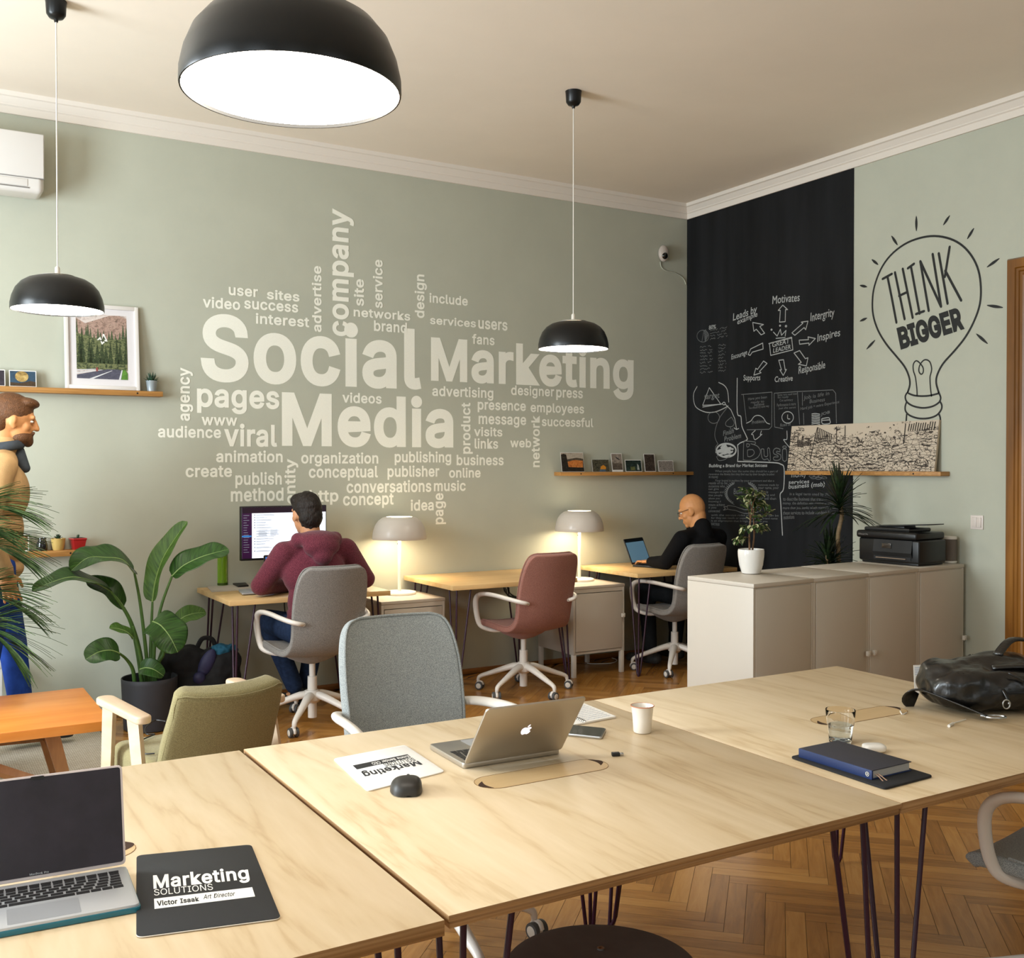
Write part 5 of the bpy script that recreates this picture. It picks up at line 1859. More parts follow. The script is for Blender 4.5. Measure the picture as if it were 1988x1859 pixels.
# first desk: carafe, phone, papers
p = at_z(431.5, 1137, TZ)
t = thing('carafe', 'tall green glass carafe standing on papers at the left end of the first desk', 'carafe', (p.x, p.y, TZ + .006))
M['green_glass'] = mat('green_ribbed_glass', '#6f9a24', .12, vary=.25, vscale=5, stretch=(14, 14, .3), coat=.5)
MB().lathe([(0, 0), (.034, 0), (.0355, .004), (.035, .03), (.0345, .2), (.034, .208), (.031, .208), (.0315, .03), (0, .012)], 40).build('body', M['green_glass'], t)
MB().lathe([(.0358, .002), (.0362, .008), (.0358, .016)], 40).build('base_ring', mat('dark_green_glass', '#3c5218', .2), t)
qs = [at_z(*c, TZ) for c in ((411, 1149.5), (494, 1144), (497, 1133), (397, 1134))]
tag(MB().prism([tuple(c)[:2] for c in qs], TZ + .0005, TZ + .0055).build('paper_stack', mat('grey_paper', '#b5aea4', .8), None, 0), 'flat stack of papers under the green carafe on the first desk', 'papers')
qs = [at_z(*c, TZ) for c in ((470, 1156), (520, 1153), (503, 1144), (462, 1148))]
tag(MB().prism(rounded(qs, .006), TZ + .006, TZ + .013, .001).build('tablet', M['alu_bright'], None, 30), 'closed silver tablet beside the elbow of the man in the maroon hoodie', 'tablet')
qs = [at_z(*c, TZ) for c in ((462, 1141.5), (483, 1140), (474, 1131.5), (447, 1133.5))]
tag(MB().prism(rounded(qs, .008), TZ + .006, TZ + .0155, .002).build('phone', M['black'], None, 30), 'black smartphone lying right of the green carafe', 'phone', 'smartphones')

# cables under desks
g = MB()
for k in range(5):
    g.tube(catmull([at_y(c[0] + k * 2.5, c[1] + (k % 3) * 3, 6.55 - k * .012) for c in ((978, 1137), (980, 1148), (992, 1157), (1010, 1161), (1022, 1152), (1020, 1138))], 5), .004, 7)
tag(g.build('cable_bundle', M['black'], None), 'bundle of black cables sagging beneath the empty middle desk', 'cables')
g = MB().tube([at_z(1140, 1287, .012), at_z(1148, 1288, .006), at_z(1162, 1288, .005), at_z(1185, 1287, .005), at_z(1197, 1283, .005), at_z(1195, 1279, .005), at_z(1188, 1277, .006)], .0035, 8, 6)
tag(g.build('lamp_cable', M['white'], None), 'white cable looping on the floor beneath the right lamp cabinet', 'cable')
g = MB().tube([at_y(552, 1168, 6.6), at_y(553, 1185, 6.6), at_y(556, 1205, 6.62), at_y(556, 1240, 6.65)], .004, 8, 5)
tag(g.build('monitor_cable', M['black'], None), 'black cable hanging below the first desk beside the hoodie man', 'cable')

# bag under the first desk
t = thing('rucksack', 'bulky black rucksack with blue and teal cloth, on the floor by the leafy plant', 'backpack', (1.605, 6.42, 0), D(-12))
t.scale = (1.12, 1.0, 1.13)
M['nylon'] = mat('black_nylon', '#0b0b0e', .8, bump=.3, bscale=30)
g = MB()
g.ell((0, 0, .17), (.20, .13, .17), pw=.75).ell((-.10, -.02, .30), (.13, .10, .09), pw=.8).ell((.09, -.02, .26), (.12, .10, .12), pw=.8).ell((-.18, -.03, .20), (.06, .08, .12)).ell((.0, -.10, .14), (.15, .05, .10), pw=.7)
for q in g.bm.verts: q.co.z = max(q.co.z, .002)
bg = g.build('bag_body', M['nylon'], t, 180, FUSE(.012, 4, .5))
for q in bg.data.vertices:
    c = q.co
    q.co += Vector(q.normal) * (noise.noise(c * 14) * .016 + noise.noise(c * 32) * .006)
    q.co.z = max(q.co.z, .001)
MB().tube([(-.03, -.02, .37), (.0, -.03, .425), (.05, -.03, .42), (.07, -.02, .37)], .009, 10, 5, flat=(1.4, .5)).build('carry_handle', M['nylon'], t, 180)
g = MB().ell((.02, -.10, .30), (.040, .03, .085), roty(.45)).ell((-.02, -.13, .23), (.034, .026, .035))
g.build('blue_pouch', mat('navy_pouch', '#28284a', .6, bump=.3, bscale=30), t, 180, FUSE(.006, 3, .5))
g = MB().ell((.10, -.05, .365), (.06, .05, .03)).ell((.15, -.03, .36), (.04, .035, .028)).ell((.08, -.07, .335), (.03, .03, .03))
cl = g.build('teal_cloth', mat('teal_cloth', '#1a5570', .85, bump=.4, bscale=40), t, 180, FUSE(.007, 3, .5))
for q in cl.data.vertices: q.co += Vector(q.normal) * noise.noise(q.co * 50) * .008

# white stool by the wall, mostly outside the frame
t = thing('white_stool', 'white wooden stool by the wall, only one leg showing under the coffee table', 'stool', (.33, 6.52, 0))
MB().box((-.18, -.14, .41), (.18, .14, .44), .006).build('seat', M['white'], t)
for x in (-.15, .15):
    for y in (-.11, .11): MB().box((x - .022, y - .022, 0), (x + .022, y + .022, .411), .003).build('leg', M['white'], t)

# printer and speaker on the row
M['printer'] = mat('printer_black', '#0f0f10', .38)
M['printer_matt'] = mat('printer_matt_black', '#161617', .6)
RZ = ROWZ + .003
t = thing('printer', 'black inkjet printer with a document feeder on the cabinet row', 'printer', (5.385, 4.325, RZ), D(-86))
# local frame: x along the front, -y towards the user (the front faces the left of the room)
g = MB().box((-.215, -.135, .012), (.215, .145, .155), .014, 3).box((-.20, -.12, 0), (.20, .13, .02), .004)
bd = g.build('body', M['printer'], t, 30)
MB().box((-.225, -.15, .155), (.205, .145, .20), .014, 3).build('scanner_lid', M['printer'], t, 30)
g = MB().prism([(-.19, -.11), (.13, -.11), (.13, .11), (-.19, .11)], .198, .222, .008)
g.build('feeder', M['printer'], t, 30)
g = MB()
g.add([(-.12, -.09, .224), (-.12, .09, .224), (.235, .085, .246), (.235, -.085, .246), (-.12, -.09, .229), (-.12, .09, .229), (.235, .085, .252), (.235, -.085, .252)], [(3, 2, 1, 0), (4, 5, 6, 7), (0, 1, 5, 4), (1, 2, 6, 5), (2, 3, 7, 6), (3, 0, 4, 7)])
g.box((-.12, -.06, .215), (.06, .06, .232), .004)
g.build('paper_tray', M['printer'], t, 30)
g = MB()
g.add([(-.10, -.137, .045), (.17, -.137, .045), (.17, -.150, .075), (-.10, -.150, .075), (-.10, -.137, .150), (.17, -.137, .150)], [(0, 1, 2, 3), (3, 2, 5, 4)])
g.build('control_panel', M['printer_matt'], bd, 0)
MB().box((-.035, -.1500, .098), (.030, -.1445, .128), .001).build('display', mat('printer_display', '#3a332c', .2, coat=.4), bd, 30)
MB().box((-.10, -.139, .028), (.16, -.134, .060)).build('output_slot', M['black_soft'], bd, 0)
MB().box((-.08, -.150, .036), (.13, -.137, .041), .001).build('slot_highlight_strip', mat('slot_highlight', '#8f7c6c', .4), bd, 0)  # pale strip that colours in the highlight along the output slot
g = MB()
put_text(g, 'OfficeJet Pro', lambda u, v: (u, -.1505, v), (-.205, .172, -.135, .182), 0)
g.build('lettering', M['steel'], bd, 0)
p = at_z(1845, 1093, RZ)
t = thing('speaker', 'small white and grey round speaker between the printer and the right wall', 'speaker', (5.652, 4.178, RZ))
MB().lathe([(0, 0), (.040, 0), (.043, .004), (.043, .012), (.0415, .014)], 40).build('base', M['white'], t)
MB().lathe([(.042, .013), (.042, .150), (0, .150)], 40).build('grille', mat('speaker_cloth', '#6d655e', .9, bump=.3, bscale=600), t)
MB().lathe([(.0425, .148), (.043, .150), (.043, .160), (.039, .165), (0, .1655)], 40).build('top_cap', M['white'], t)

# switch on the right wall
c = at_x(1897.5, 1013.5, WX)
t = thing('light_switch', 'white double light switch on the right wall beside the door', 'switch', (WX, c.y, c.z))
MB().box((-.007, -.043, -.043), (-.0004, .043, .043), .002).build('plate', mat('switch_white', '#d9cfc8', .4), t)
for s in (-1, 1): MB().box((-.013, min(.0006 * s, .031 * s), -.031), (-.006, max(.0006 * s, .031 * s), .031), .0015).build('rocker', mat('rocker_white', '#d2c8c0', .35), t)

# security camera
c = at_y(1284, 493, WY)
t = thing('security_camera', 'white egg-shaped security camera high on the back wall near the corner', 'camera', (c.x, WY, c.z))
MB().ell((0, -.03, 0), (.050, .032, .068), rotx(.0), 32, 20).build('housing', mat('camera_white', '#c4b9b0', .35), t, 180)
MB().ell((-.004, -.046, -.022), (.030, .024, .030), None, 28, 18).build('lens', mat('camera_lens', '#0d0b0a', .08, coat=.6), t, 180)
g = MB()
g.tube(catmull([at_y(*q, WY - .004) - Vector((c.x, WY, c.z)) for q in ((1282, 508), (1284, 518), (1292, 525), (1308, 529), (1322, 536), (1329, 544), (1331.5, 552))], 6), .0042, 8)
g.build('cable', M['wall'], t)

# air conditioner
x1 = .748
t = thing('air_conditioner', 'white wall-mounted air conditioner at the top left under the ceiling moulding', 'air conditioner', (x1 - .42, WY, 3.10))
M['ac'] = mat('ac_plastic', '#dcd9d6', .35)
bd = MB().box((-.42, -.20, .0), (.42, -.0008, .345), .035, 5).build('casing', M['ac'], t, 60)
MB().box((-.419, -.2035, .085), (.419, -.195, .338), .006, 3).build('front_panel', M['ac'], bd, 40)
MB().box((-.40, -.203, .03), (.335, -.19, .075), .006, 3).build('air_flap', M['ac'], bd, 40)
g = MB().box((-.42, -.2022, .0795), (.42, -.197, .0835))
g.box((-.41, -.2022, .022), (.34, -.18, .0275))
g.build('gap_line', mat('ac_gap', '#77736f', .8), bd, 0)

# ------------------------------------------------------------------ pictures
def photo_mat(name, cols, scale=3, seed=0, stretch=(1, 1, 1.6)):
    m = mat(name, cols[0], .5)
    nt = m.node_tree
    tc = nt.nodes.new('ShaderNodeTexCoord')
    mp = nt.nodes.new('ShaderNodeMapping')
    mp.inputs['Scale'].default_value = stretch
    mp.inputs['Location'].default_value = (seed * 1.7, seed * .3, seed * 2.1)
    nt.links.new(tc.outputs['Object'], mp.inputs[0])
    n = nt.nodes.new('ShaderNodeTexNoise')
    n.inputs['Scale'].default_value = scale * 8
    n.inputs['Detail'].default_value = 8
    n.inputs['Roughness'].default_value = .7
    n.inputs['Distortion'].default_value = .6
    nt.links.new(mp.outputs[0], n.inputs['Vector'])
    k = len(cols)
    nt.links.new(_ramp(nt, n.outputs['Fac'], [(.32 + .36 * i / max(k - 1, 1), srgb(c)) for i, c in enumerate(cols)]), nt.nodes['Principled BSDF'].inputs['Base Color'])
    return m


def photo(label, x0, x1, z0, h, border, bands, lean=.16, base_y=WY - .055, group='small photographs on the shelves'):
    """print leaning against the wall; bands: (polygon in 0..1, material)"""
    w = x1 - x0
    t = thing('photo_print', label, 'photograph', ((x0 + x1) / 2, base_y, z0 + .0008), 0, group)
    m = rotx(-lean)
    g = MB()
    g.m = m
    g.box((-w / 2, 0, 0), (w / 2, .0015, h)).build('card', M['paper'], t, 0)
    iw, ih = w - 2 * border, h - 2 * border
    for i, (poly, mt) in enumerate(bands):
        g = MB()
        g.m = m
        y = -.0004 - .0003 * i
        g.add([(-w / 2 + border + a * iw, y, border + b * ih) for a, b in poly], [tuple(range(len(poly)))])
        g.build('picture', mt, t, 0)
    return t


FULL = [(0, 0), (1, 0), (1, 1), (0, 1)]
SX = lambda px: at_y(px, 915, WY - .055).x
hz = lambda n: n / 2017.4 * 8.1
dk = photo_mat('photo_dark_forest', ['#0b0a08', '#221a12', '#3c3a30'], 6, 1)
photo('small autumn landscape print, leftmost on the right-hand picture shelf', SX(1091), SX(1135), SH3, hz(38), .003, [(FULL, photo_mat('photo_sky', ['#8d8578', '#b5a898', '#7b7468'], 3, 2)), ([(0, .62), (.3, .66), (.7, .74), (1, .68), (1, 0), (0, 0)], photo_mat('photo_hill', ['#3a352c', '#5d5040', '#262019'], 5, 3)), ([(.2, .2), (.95, .22), (.97, .58), (.6, .62), (.25, .52)], photo_mat('photo_autumn', ['#5c2f12', '#b9652a', '#d98a44', '#3f2413'], 7, 4)), ([(0, 0), (1, 0), (1, .2), (.3, .24), (.24, .9), (.12, .95), (0, .9)], dk)])
photo('small dark print with an orange tent, second on the right-hand picture shelf', SX(1151), SX(1183.5), SH3, hz(24.5), .001, [(FULL, photo_mat('photo_camp', ['#15140f', '#2c2a1f', '#5f5a46', '#1d2a2c'], 9, 5)), ([(.45, .18), (.78, .18), (.82, .38), (.66, .56), (.5, .42)], photo_mat('photo_tent', ['#c4731c', '#e09a2d'], 4, 6)), ([(.38, .02), (.8, .04), (.74, .2), (.46, .2)], photo_mat('photo_blue', ['#3a4c5e', '#5a7286'], 4, 7))])
gr = photo_mat('photo_grey', ['#5c5148', '#8f8378', '#a99c90'], 4, 8)
photo('upright sepia print with a dark bird, third on the right-hand picture shelf', SX(1189), SX(1210), SH3, hz(37), .0045, [([(0, .08), (1, .08), (1, 1), (0, 1)], gr), ([(0, .08), (1, .08), (1, .44), (0, .48)], photo_mat('photo_field', ['#2d2620', '#5a4e44', '#786b60'], 8, 9)), ([(.32, .86), (.5, .80), (.8, .68), (.76, .64), (.5, .72)], M['ink'])])
photo('small dark green print with a waterfall, fourth on the right-hand picture shelf', SX(1215), SX(1247), SH3, hz(24), .0045, [(FULL, photo_mat('photo_green', ['#0d1210', '#1b2a25', '#3b5048'], 4, 10)), ([(.3, .08), (.6, .1), (.56, .42), (.28, .4)], photo_mat('photo_meadow', ['#4a5530', '#7a7c4c'], 5, 11)), ([(.72, .12), (.86, .1), (.82, .55), (.74, .7)], photo_mat('photo_fall', ['#8f9894', '#c9cfca'], 4, 12))])
photo('upright dark brown print, fifth on the right-hand picture shelf', SX(1252.5), SX(1273.5), SH3, hz(36.5), .0045, [(FULL, photo_mat('photo_brown', ['#1d1611', '#3c3028', '#6a5c50'], 7, 13))])
photo('small grey print of snowy ground, rightmost on the right-hand picture shelf', SX(1279), SX(1308.5), SH3, hz(23), .0045, [(FULL, photo_mat('photo_snow', ['#3d3732', '#8f857c', '#aaa096'], 9, 14))])
SXL = lambda px: at_y(px, 752, WY - .055).x
hl = lambda n: n / 2017.4 * 6.0
photo('small print of a round stone under a blue sky, left of the framed forest picture', SXL(18), SXL(71), SH1, hl(33), .0045, [(FULL, photo_mat('photo_dusk', ['#16283a', '#2f4a60', '#1d2f40'], 2, 15)), ([(0, 0), (1, 0), (1, .3), (.8, .36), (.4, .2), (0, .24)], photo_mat('photo_earth', ['#1a120b', '#4a3824', '#2c2014'], 6, 16)), ([(.22 + .26 * math.cos(a) + .24, .64 + .36 * math.sin(a)) for a in [2 * math.pi * i / 24 for i in range(24)]], photo_mat('photo_stone', ['#5a4522', '#a78a4e', '#d0b67a'], 4, 17))])
photo('small white-edged print cut by the left edge of the photo, on the upper shelf', SXL(-42), SXL(10.5), SH1, hl(33), .0045, [(FULL, photo_mat('photo_dim', ['#1d1820', '#3c3440'], 3, 18))])
photo('white-edged print behind the palm on the lower left shelf', SXL(8), SXL(54.5), SH2, hl(34), .005, [(FULL, photo_mat('photo_wood', ['#6f5236', '#9a7650'], 3, 19))])

# framed forest picture
yB = WY - .075
p0, p1 = at_y(127, 752.5, yB), at_y(272.5, 757.5, yB)
w = p1.x - p0.x
h = (at_y(270, 596, WY - .02).z - SH1)
t = thing('framed_picture', 'white framed picture of a forest road leaning on the upper left shelf', 'picture', ((p0.x + p1.x) / 2, yB, SH1 + .001))
m = rotx(-.105)
def fg():
    g = MB()
    g.m = m
    return g
fw = .024
g = fg()
g.box((-w / 2, 0, 0), (-w / 2 + fw, .02, h), .003).box((w / 2 - fw, 0, 0), (w / 2, .02, h), .003).box((-w / 2 + fw - .004, 0, 0), (w / 2 - fw + .004, .02, fw), .003).box((-w / 2 + fw - .004, 0, h - fw), (w / 2 - fw + .004, .02, h), .003)
g.build('frame', mat('picture_frame_white', '#dcd8d4', .4), t, 30)
fg().box((-w / 2 + .015, .010, .015), (w / 2 - .015, .016, h - .015)).build('mount', mat('mount_board', '#d8d4d6', .8), t, 0)
ax0, ax1 = -w / 2 + w * .155, w / 2 - w * .165
az0, az1 = h * .125, h * .885
def pic(name, polys, mt, y, parent=None):
    g = fg()
    for poly in polys: g.add([(ax0 + (ax1 - ax0) * a, y, az0 + (az1 - az0) * b) for a, b in poly], [tuple(range(len(poly)))])
    return g.build(name, mt, parent or t, 0)
pr = pic('print', [FULL], photo_mat('print_cloud', ['#b7a6a0', '#d8cdc8', '#9a8a84'], 3, 21), .0095)
pic('mountain', [[(0, .55), (0, .93), (.18, .85), (.42, .92), (.66, .99), (.86, 1), (1, .96), (1, .55)]], photo_mat('print_rock', ['#4a3d34', '#8f766a', '#b89a8c', '#3c4030'], 7, 22), .0092, pr)
rr_ = random.Random(8)
tre = []
for row, (b0_, hh, n) in enumerate(((.62, .30, 15), (.40, .40, 11))):
    for k in range(n):
        x = (k + .5) / n + rr_.uniform(-.03, .03)
        H_ = hh * rr_.uniform(.7, 1.1) * (1.25 if x < .25 or x > .9 else .85)
        wd = .045 + .02 * rr_.random()
        pts = [(x - wd, b0_ - .16)]
        for j in range(5): pts += [(x - wd * (1 - j / 5), b0_ - .1 + H_ * j / 5), (x - wd * (1 - j / 5) * .6, b0_ - .1 + H_ * (j + .6) / 5)]
        pts.append((x, b0_ - .1 + H_))
        for j in range(4, -1, -1): pts += [(x + wd * (1 - j / 5) * .6, b0_ - .1 + H_ * (j + .6) / 5), (x + wd * (1 - j / 5), b0_ - .1 + H_ * j / 5)]
        pts.append((x + wd, b0_ - .16))
        tre.append((row, [(min(max(a, 0), 1), min(b, .99)) for a, b in pts]))
pic('far_trees', [p for r_, p in tre if r_ == 0], photo_mat('print_pines_far', ['#2a3420', '#48553a', '#5f6b4a'], 9, 23), .0088, pr)
pic('tree_belt', [[(0, .14), (1, .14), (1, .64), (.75, .62), (.5, .60), (.2, .66), (0, .70)]], photo_mat('print_wood', ['#151c12', '#39452c', '#7d8258', '#222c1a'], 8, 24), .0085, pr)
pic('near_trees', [p for r_, p in tre if r_ == 1], photo_mat('print_pines', ['#161e12', '#2c3a22', '#55603a'], 10, 25), .0081, pr)
pic('road', [[(0, 0), (1, 0), (1, .10), (.82, .155), (.6, .155), (0, .055)]], photo_mat('print_road', ['#3f3f4e', '#5a5a6a'], 5, 26), .0077, pr)
pic('road_line', [[(.24, 0), (.32, 0), (.70, .135), (.68, .135)], [(.82, 0), (.86, 0), (.90, .15), (.88, .15)], [(0, .075), (.5, .14), (.5, .147), (0, .09)], [(0, .115), (.4, .15), (.4, .157), (0, .13)]], mat('print_white', '#cfcfd2', .6), .0074, pr)
pic('verge', [[(.87, 0), (1, 0), (1, .1), (.95, .16), (.90, .15)]], photo_mat('print_grass', ['#3c6a24', '#6a9a3c'], 5, 27), .0073, pr)
pic('cyclist', [[(.375, .115), (.41, .115), (.415, .16), (.395, .185), (.37, .16)]], mat('cyclist_red', '#8a4440', .6), .0071, pr)
lg = [[(.52, .70), (.55, .70), (.615, .585), (.56, .585), (.545, .61), (.575, .61), (.535, .67), (.50, .61)], [(.40, .60), (.47, .655), (.50, .60), (.47, .60), (.46, .615), (.44, .60)], [(.47, .585), (.50, .53), (.56, .575), (.53, .585), (.51, .565), (.50, .585)]]
pic('emblem', lg, mat('print_emblem', '#e2e2de', .6), .0068, pr)

# dark jar
p = at_y(81.5, 1069, SY)
t = thing('jar', 'small dark glass jar with an open neck on the lower left shelf', 'jar', (p.x, SY, SH2))
MB().lathe([(0, 0), (.026, 0), (.030, .006), (.032, .03), (.027, .052), (.022, .062), (.0225, .066), (.025, .068), (.025, .075), (.0215, .076), (.0195, .064), (0, .06)], 36).build('body', mat('dark_glass', '#17181d', .08, coat=.6), t)
MB().tube([(.0235 * math.cos(a), .0235 * math.sin(a), .066) for a in [2 * math.pi * k / 24 for k in range(24)]], .0016, 6, closed=True).build('wire', M['steel'], t)


# long drawing on the right shelf
def drawing_mat():
    m = mat('ink_drawing', '#cfc0ad', .75)
    nt = m.node_tree
    L = nt.links
    tc = nt.nodes.new('ShaderNodeTexCoord')
    mp = nt.nodes.new('ShaderNodeMapping')
    mp.inputs['Scale'].default_value = (1, 3.2, 1)
    L.new(tc.outputs['Generated'], mp.inputs[0])
    def noise_(sc, det, dist):
        n = nt.nodes.new('ShaderNodeTexNoise')
        n.inputs['Scale'].default_value = sc
        n.inputs['Detail'].default_value = det
        n.inputs['Distortion'].default_value = dist
        L.new(mp.outputs[0], n.inputs['Vector'])
        return n.outputs['Fac']
    vo = nt.nodes.new('ShaderNodeTexVoronoi')
    vo.feature = 'DISTANCE_TO_EDGE'
    vo.inputs['Scale'].default_value = 11
    L.new(mp.outputs[0], vo.inputs['Vector'])
    wv = nt.nodes.new('ShaderNodeTexWave')
    wv.inputs['Scale'].default_value = 5
    wv.inputs['Distortion'].default_value = 9
    wv.inputs['Detail'].default_value = 4
    L.new(mp.outputs[0], wv.inputs['Vector'])
    def mth(op, a, b):
        x = nt.nodes.new('ShaderNodeMath')
        x.operation = op
        for i, q in enumerate((a, b)):
            if isinstance(q, (int, float)): x.inputs[i].default_value = q
            else: L.new(q, x.inputs[i])
        return x.outputs[0]
    lines = mth('LESS_THAN', vo.outputs['Distance'], .035)
    hatch = mth('LESS_THAN', wv.outputs['Fac'], .2)
    zone = mth('GREATER_THAN', noise_(4, 4, .5), .5)
    hz_ = mth('MULTIPLY', hatch, zone)
    blot = mth('GREATER_THAN', noise_(15, 5, 1.5), .585)
    tot = mth('MAXIMUM', mth('MAXIMUM', lines, hz_), mth('MULTIPLY', blot, mth('GREATER_THAN', noise_(3, 3, 0), .42)))
    sp = nt.nodes.new('ShaderNodeSeparateXYZ')
    L.new(tc.outputs['Generated'], sp.inputs[0])
    sky = mth('LESS_THAN', sp.outputs['Z'], mth('ADD', mth('MULTIPLY', noise_(3.2, 3, .6), 1.1), .28))
    tot = mth('MULTIPLY', tot, sky)
    L.new(_ramp(nt, tot, [(.2, srgb('#c2b4a1')), (.75, srgb('#3a322b'))]), nt.nodes['Principled BSDF'].inputs['Base Color'])
    return m


c0, c1 = at_x(1531, 914, WX - .05), at_x(1817, 914, WX - .05)
h = at_x(1680, 820, WX - .02).z - SH4
w = c0.y - c1.y
t = thing('canvas_drawing', 'long black and white ink drawing of a crowded town, leaning on the right wall shelf', 'drawing', (WX - .066, (c0.y + c1.y) / 2, SH4 + .001))
g = MB()
g.m = roty(.14)
g.box((0, -w / 2, 0), (.018, w / 2, h), .001).build('canvas', mat('canvas_cloth', '#b9a994', .8), t, 30)
g = MB()
g.m = roty(.14)
g.box((-.0006, -w / 2 + .001, .001), (.0002, w / 2 - .001, h - .001)).build('ink_drawing', drawing_mat(), t, 0)
# ink outlines of the larger shapes in the drawing
g = MB()
g.m = roty(.14)
pl_ = lambda a, b: (-.0012, w / 2 - a * w, b * h)
P_ = [[(.17, .25), (.20, .95)], [(.20, .95), (.30, .80), (.33, .78)], [(.19, .60), (.27, .55), (.33, .62), (.45, .58), (.58, .62), (.72, .48), (.80, .56)], [(.20, .40), (.30, .44), (.42, .20), (.5, .06)], [(.33, .58), (.45, .30), (.55, .10)],
      [(.0, .45), (.10, .36), (.20, .14)], [(.0, .40), (.08, .28), (.16, .10)], [(.34, .95), (.35, .62)], [(.40, .96), (.41, .64)], [(.60, .12), (.72, .30), (.85, .42), (1, .40)], [(.62, .06), (.76, .24), (.88, .33), (1, .30)], [(.80, .95), (.80, .55)], [(.82, .78), (1, .82)], [(.82, .62), (1, .64)], [(.82, .52), (1, .52)]]
P_ += [[(.70 + .045 * math.cos(a) + .1, .12 + .10 * math.sin(a)) for a in [math.pi * i / 8 for i in range(9)]], [(.92 + .04 * math.cos(a), .14 + .12 * math.sin(a)) for a in [math.pi * i / 8 for i in range(9)]], [(.36 + .03 * math.cos(a), .40 + .12 * math.sin(a)) for a in [math.pi * i / 8 for i in range(9)]], [(.42 + .03 * math.cos(a), .38 + .12 * math.sin(a)) for a in [math.pi * i / 8 for i in range(9)]]]
for k in range(9): P_.append([(.205 + .013 * k, .93 - .018 * k), (.205 + .013 * k, .66 - .008 * k)])
for k in range(14): P_.append([(.06 + .008 * k, .55), (.06 + .008 * k, .55 + .06 + .16 * RND.random())])
for k in range(12): P_.append([(.82 + .014 * k, .80), (.825 + .014 * k, .92 + .05 * RND.random())])
strokes(g, P_, .0032, pl_, 3)
g.build('ink_outlines', mat('sepia_ink', '#2b241f', .8), t, 0)

# ------------------------------------------------------------------ lettering on the back wall
M['decal'] = mat('frosted_lettering', '#f4f4e8', .6, vary=.05, vscale=420)
cloud = thing('word_cloud_decal', 'pale word cloud lettering about social media marketing across the back wall', 'wall decal', (2.9, WY, 1.9))
CB = Vector((2.9, WY, 1.9))


def wall_word(s, px, bold=.021, vertical=False, two=None, label=None):
    x0, y0, x1, y1 = px
    A = at_y(x0, y0, WY)
    B = at_y(x1, y1, WY)
    off_ = .0010 + .00016 * (len(cloud.children) % 7)
    mb = MB()
    put_text(mb, s, lambda u, v: Vector((u, WY - off_, v)) - CB, (A.x, B.z, B.x, A.z) if not vertical else (A.x, at_y(x0, y1, WY).z, B.x, at_y(x1, y0, WY).z), bold=bold, vertical=vertical)
    o = mb.build('lettering', M['decal'], cloud, 0)
    if label: o['label'] = label


za = lambda a, b, c, d: (280 + a / 2.8173, 380 + b / 2.8173, 280 + c / 2.8173, 380 + d / 2.8173)
zb = lambda a, b, c, d: (780 + a / 3.4429, 500 + b / 3.4429, 780 + c / 3.4429, 500 + d / 3.4429)
wall_word('Social', (389, 604, 818, 758), .027, label='large word Social')
wall_word('Media', (547, 758, 880, 870), .027, label='large word Media')
wall_word('Marketing', (836.5, 652, 1230, 777), .027, label='large word Marketing')
wall_word('pages', za(288, 1052, 739, 1200), .024)
wall_word('viral', za(436, 1243, 727, 1374), .024)
wall_word('company', za(1027, 84, 1148, 764), .024, True)
for s, q in (('user', (462, 497, 622, 556)), ('sites', (670, 510, 849, 580)), ('video', (320, 548, 525, 626)), ('success', (546, 570, 842, 640)), ('interest', (610, 640, 903, 720)), ('networks', (1145, 610, 1455, 684)), ('brand', (1256, 680, 1437, 752)),
             ('www', (313, 1208, 509, 1258)), ('audience', (75, 1254, 420, 1326)), ('videos', (1083, 1073, 1298, 1138)), ('animation', (393, 1390, 757, 1458)), ('organization', (858, 1400, 1280, 1480)), ('create', (226, 1476, 480, 1538)), ('publish', (498, 1510, 752, 1596)),
             ('method', (473, 1598, 762, 1668)), ('conceptual', (900, 1476, 1278, 1556)), ('http', (903, 1608, 1062, 1688)), ('concept', (1087, 1630, 1364, 1705))):
    wall_word(s, za(*q))
for s, q in (('advertise', (916, 386, 970, 742)), ('site', (1146, 458, 1202, 600)), ('service', (1250, 352, 1304, 612)), ('agency', (197, 942, 268, 1230)), ('identity', (766, 1438, 843, 1765))): wall_word(s, za(*q), vertical=True)
for s, q in (('include', (185, 235, 441, 323)), ('services', (188, 388, 495, 468)), ('users', (511, 415, 706, 490)), ('fans', (470, 508, 620, 587)), ('advertising', (203, 853, 612, 957)), ('designer', (730, 850, 1018, 946)), ('press', (1032, 880, 1210, 958)), ('presence', (507, 962, 829, 1042)),
             ('employees', (860, 968, 1218, 1058)), ('message', (513, 1055, 831, 1138)), ('successful', (935, 1062, 1280, 1134)), ('visits', (482, 1130, 672, 1196)), ('links', (486, 1206, 643, 1278)), ('web', (724, 1208, 865, 1269)), ('publishing', (-48, 1292, 330, 1388)), ('business', (366, 1315, 680, 1388)),
             ('publisher', (-96, 1388, 250, 1482)), ('online', (316, 1403, 526, 1470)), ('conversations', (-370, 1488, 197, 1566)), ('music', (214, 1488, 427, 1559)), ('idea', (60, 1616, 213, 1689))): wall_word(s, zb(*q))
for s, q in (('design', (85, 117, 168, 400)), ('product', (396, 970, 474, 1310)), ('network', (865, 1055, 922, 1400)), ('page', (226, 1572, 296, 1782))): wall_word(s, zb(*q), vertical=True)

# ------------------------------------------------------------------ light bulb lettering on the right wall
M['decal_black'] = mat('black_wall_vinyl', '#1b1c1b', .6)
BB = Vector((WX, 4.25, 2.3))
bulb = thing('light_bulb_decal', 'black drawn light bulb with the words think bigger on the right wall', 'wall decal', BB)
zw = lambda x, y: at_x(1640 + x / 3.718, 380 + y / 3.718, WX - .0012) - BB


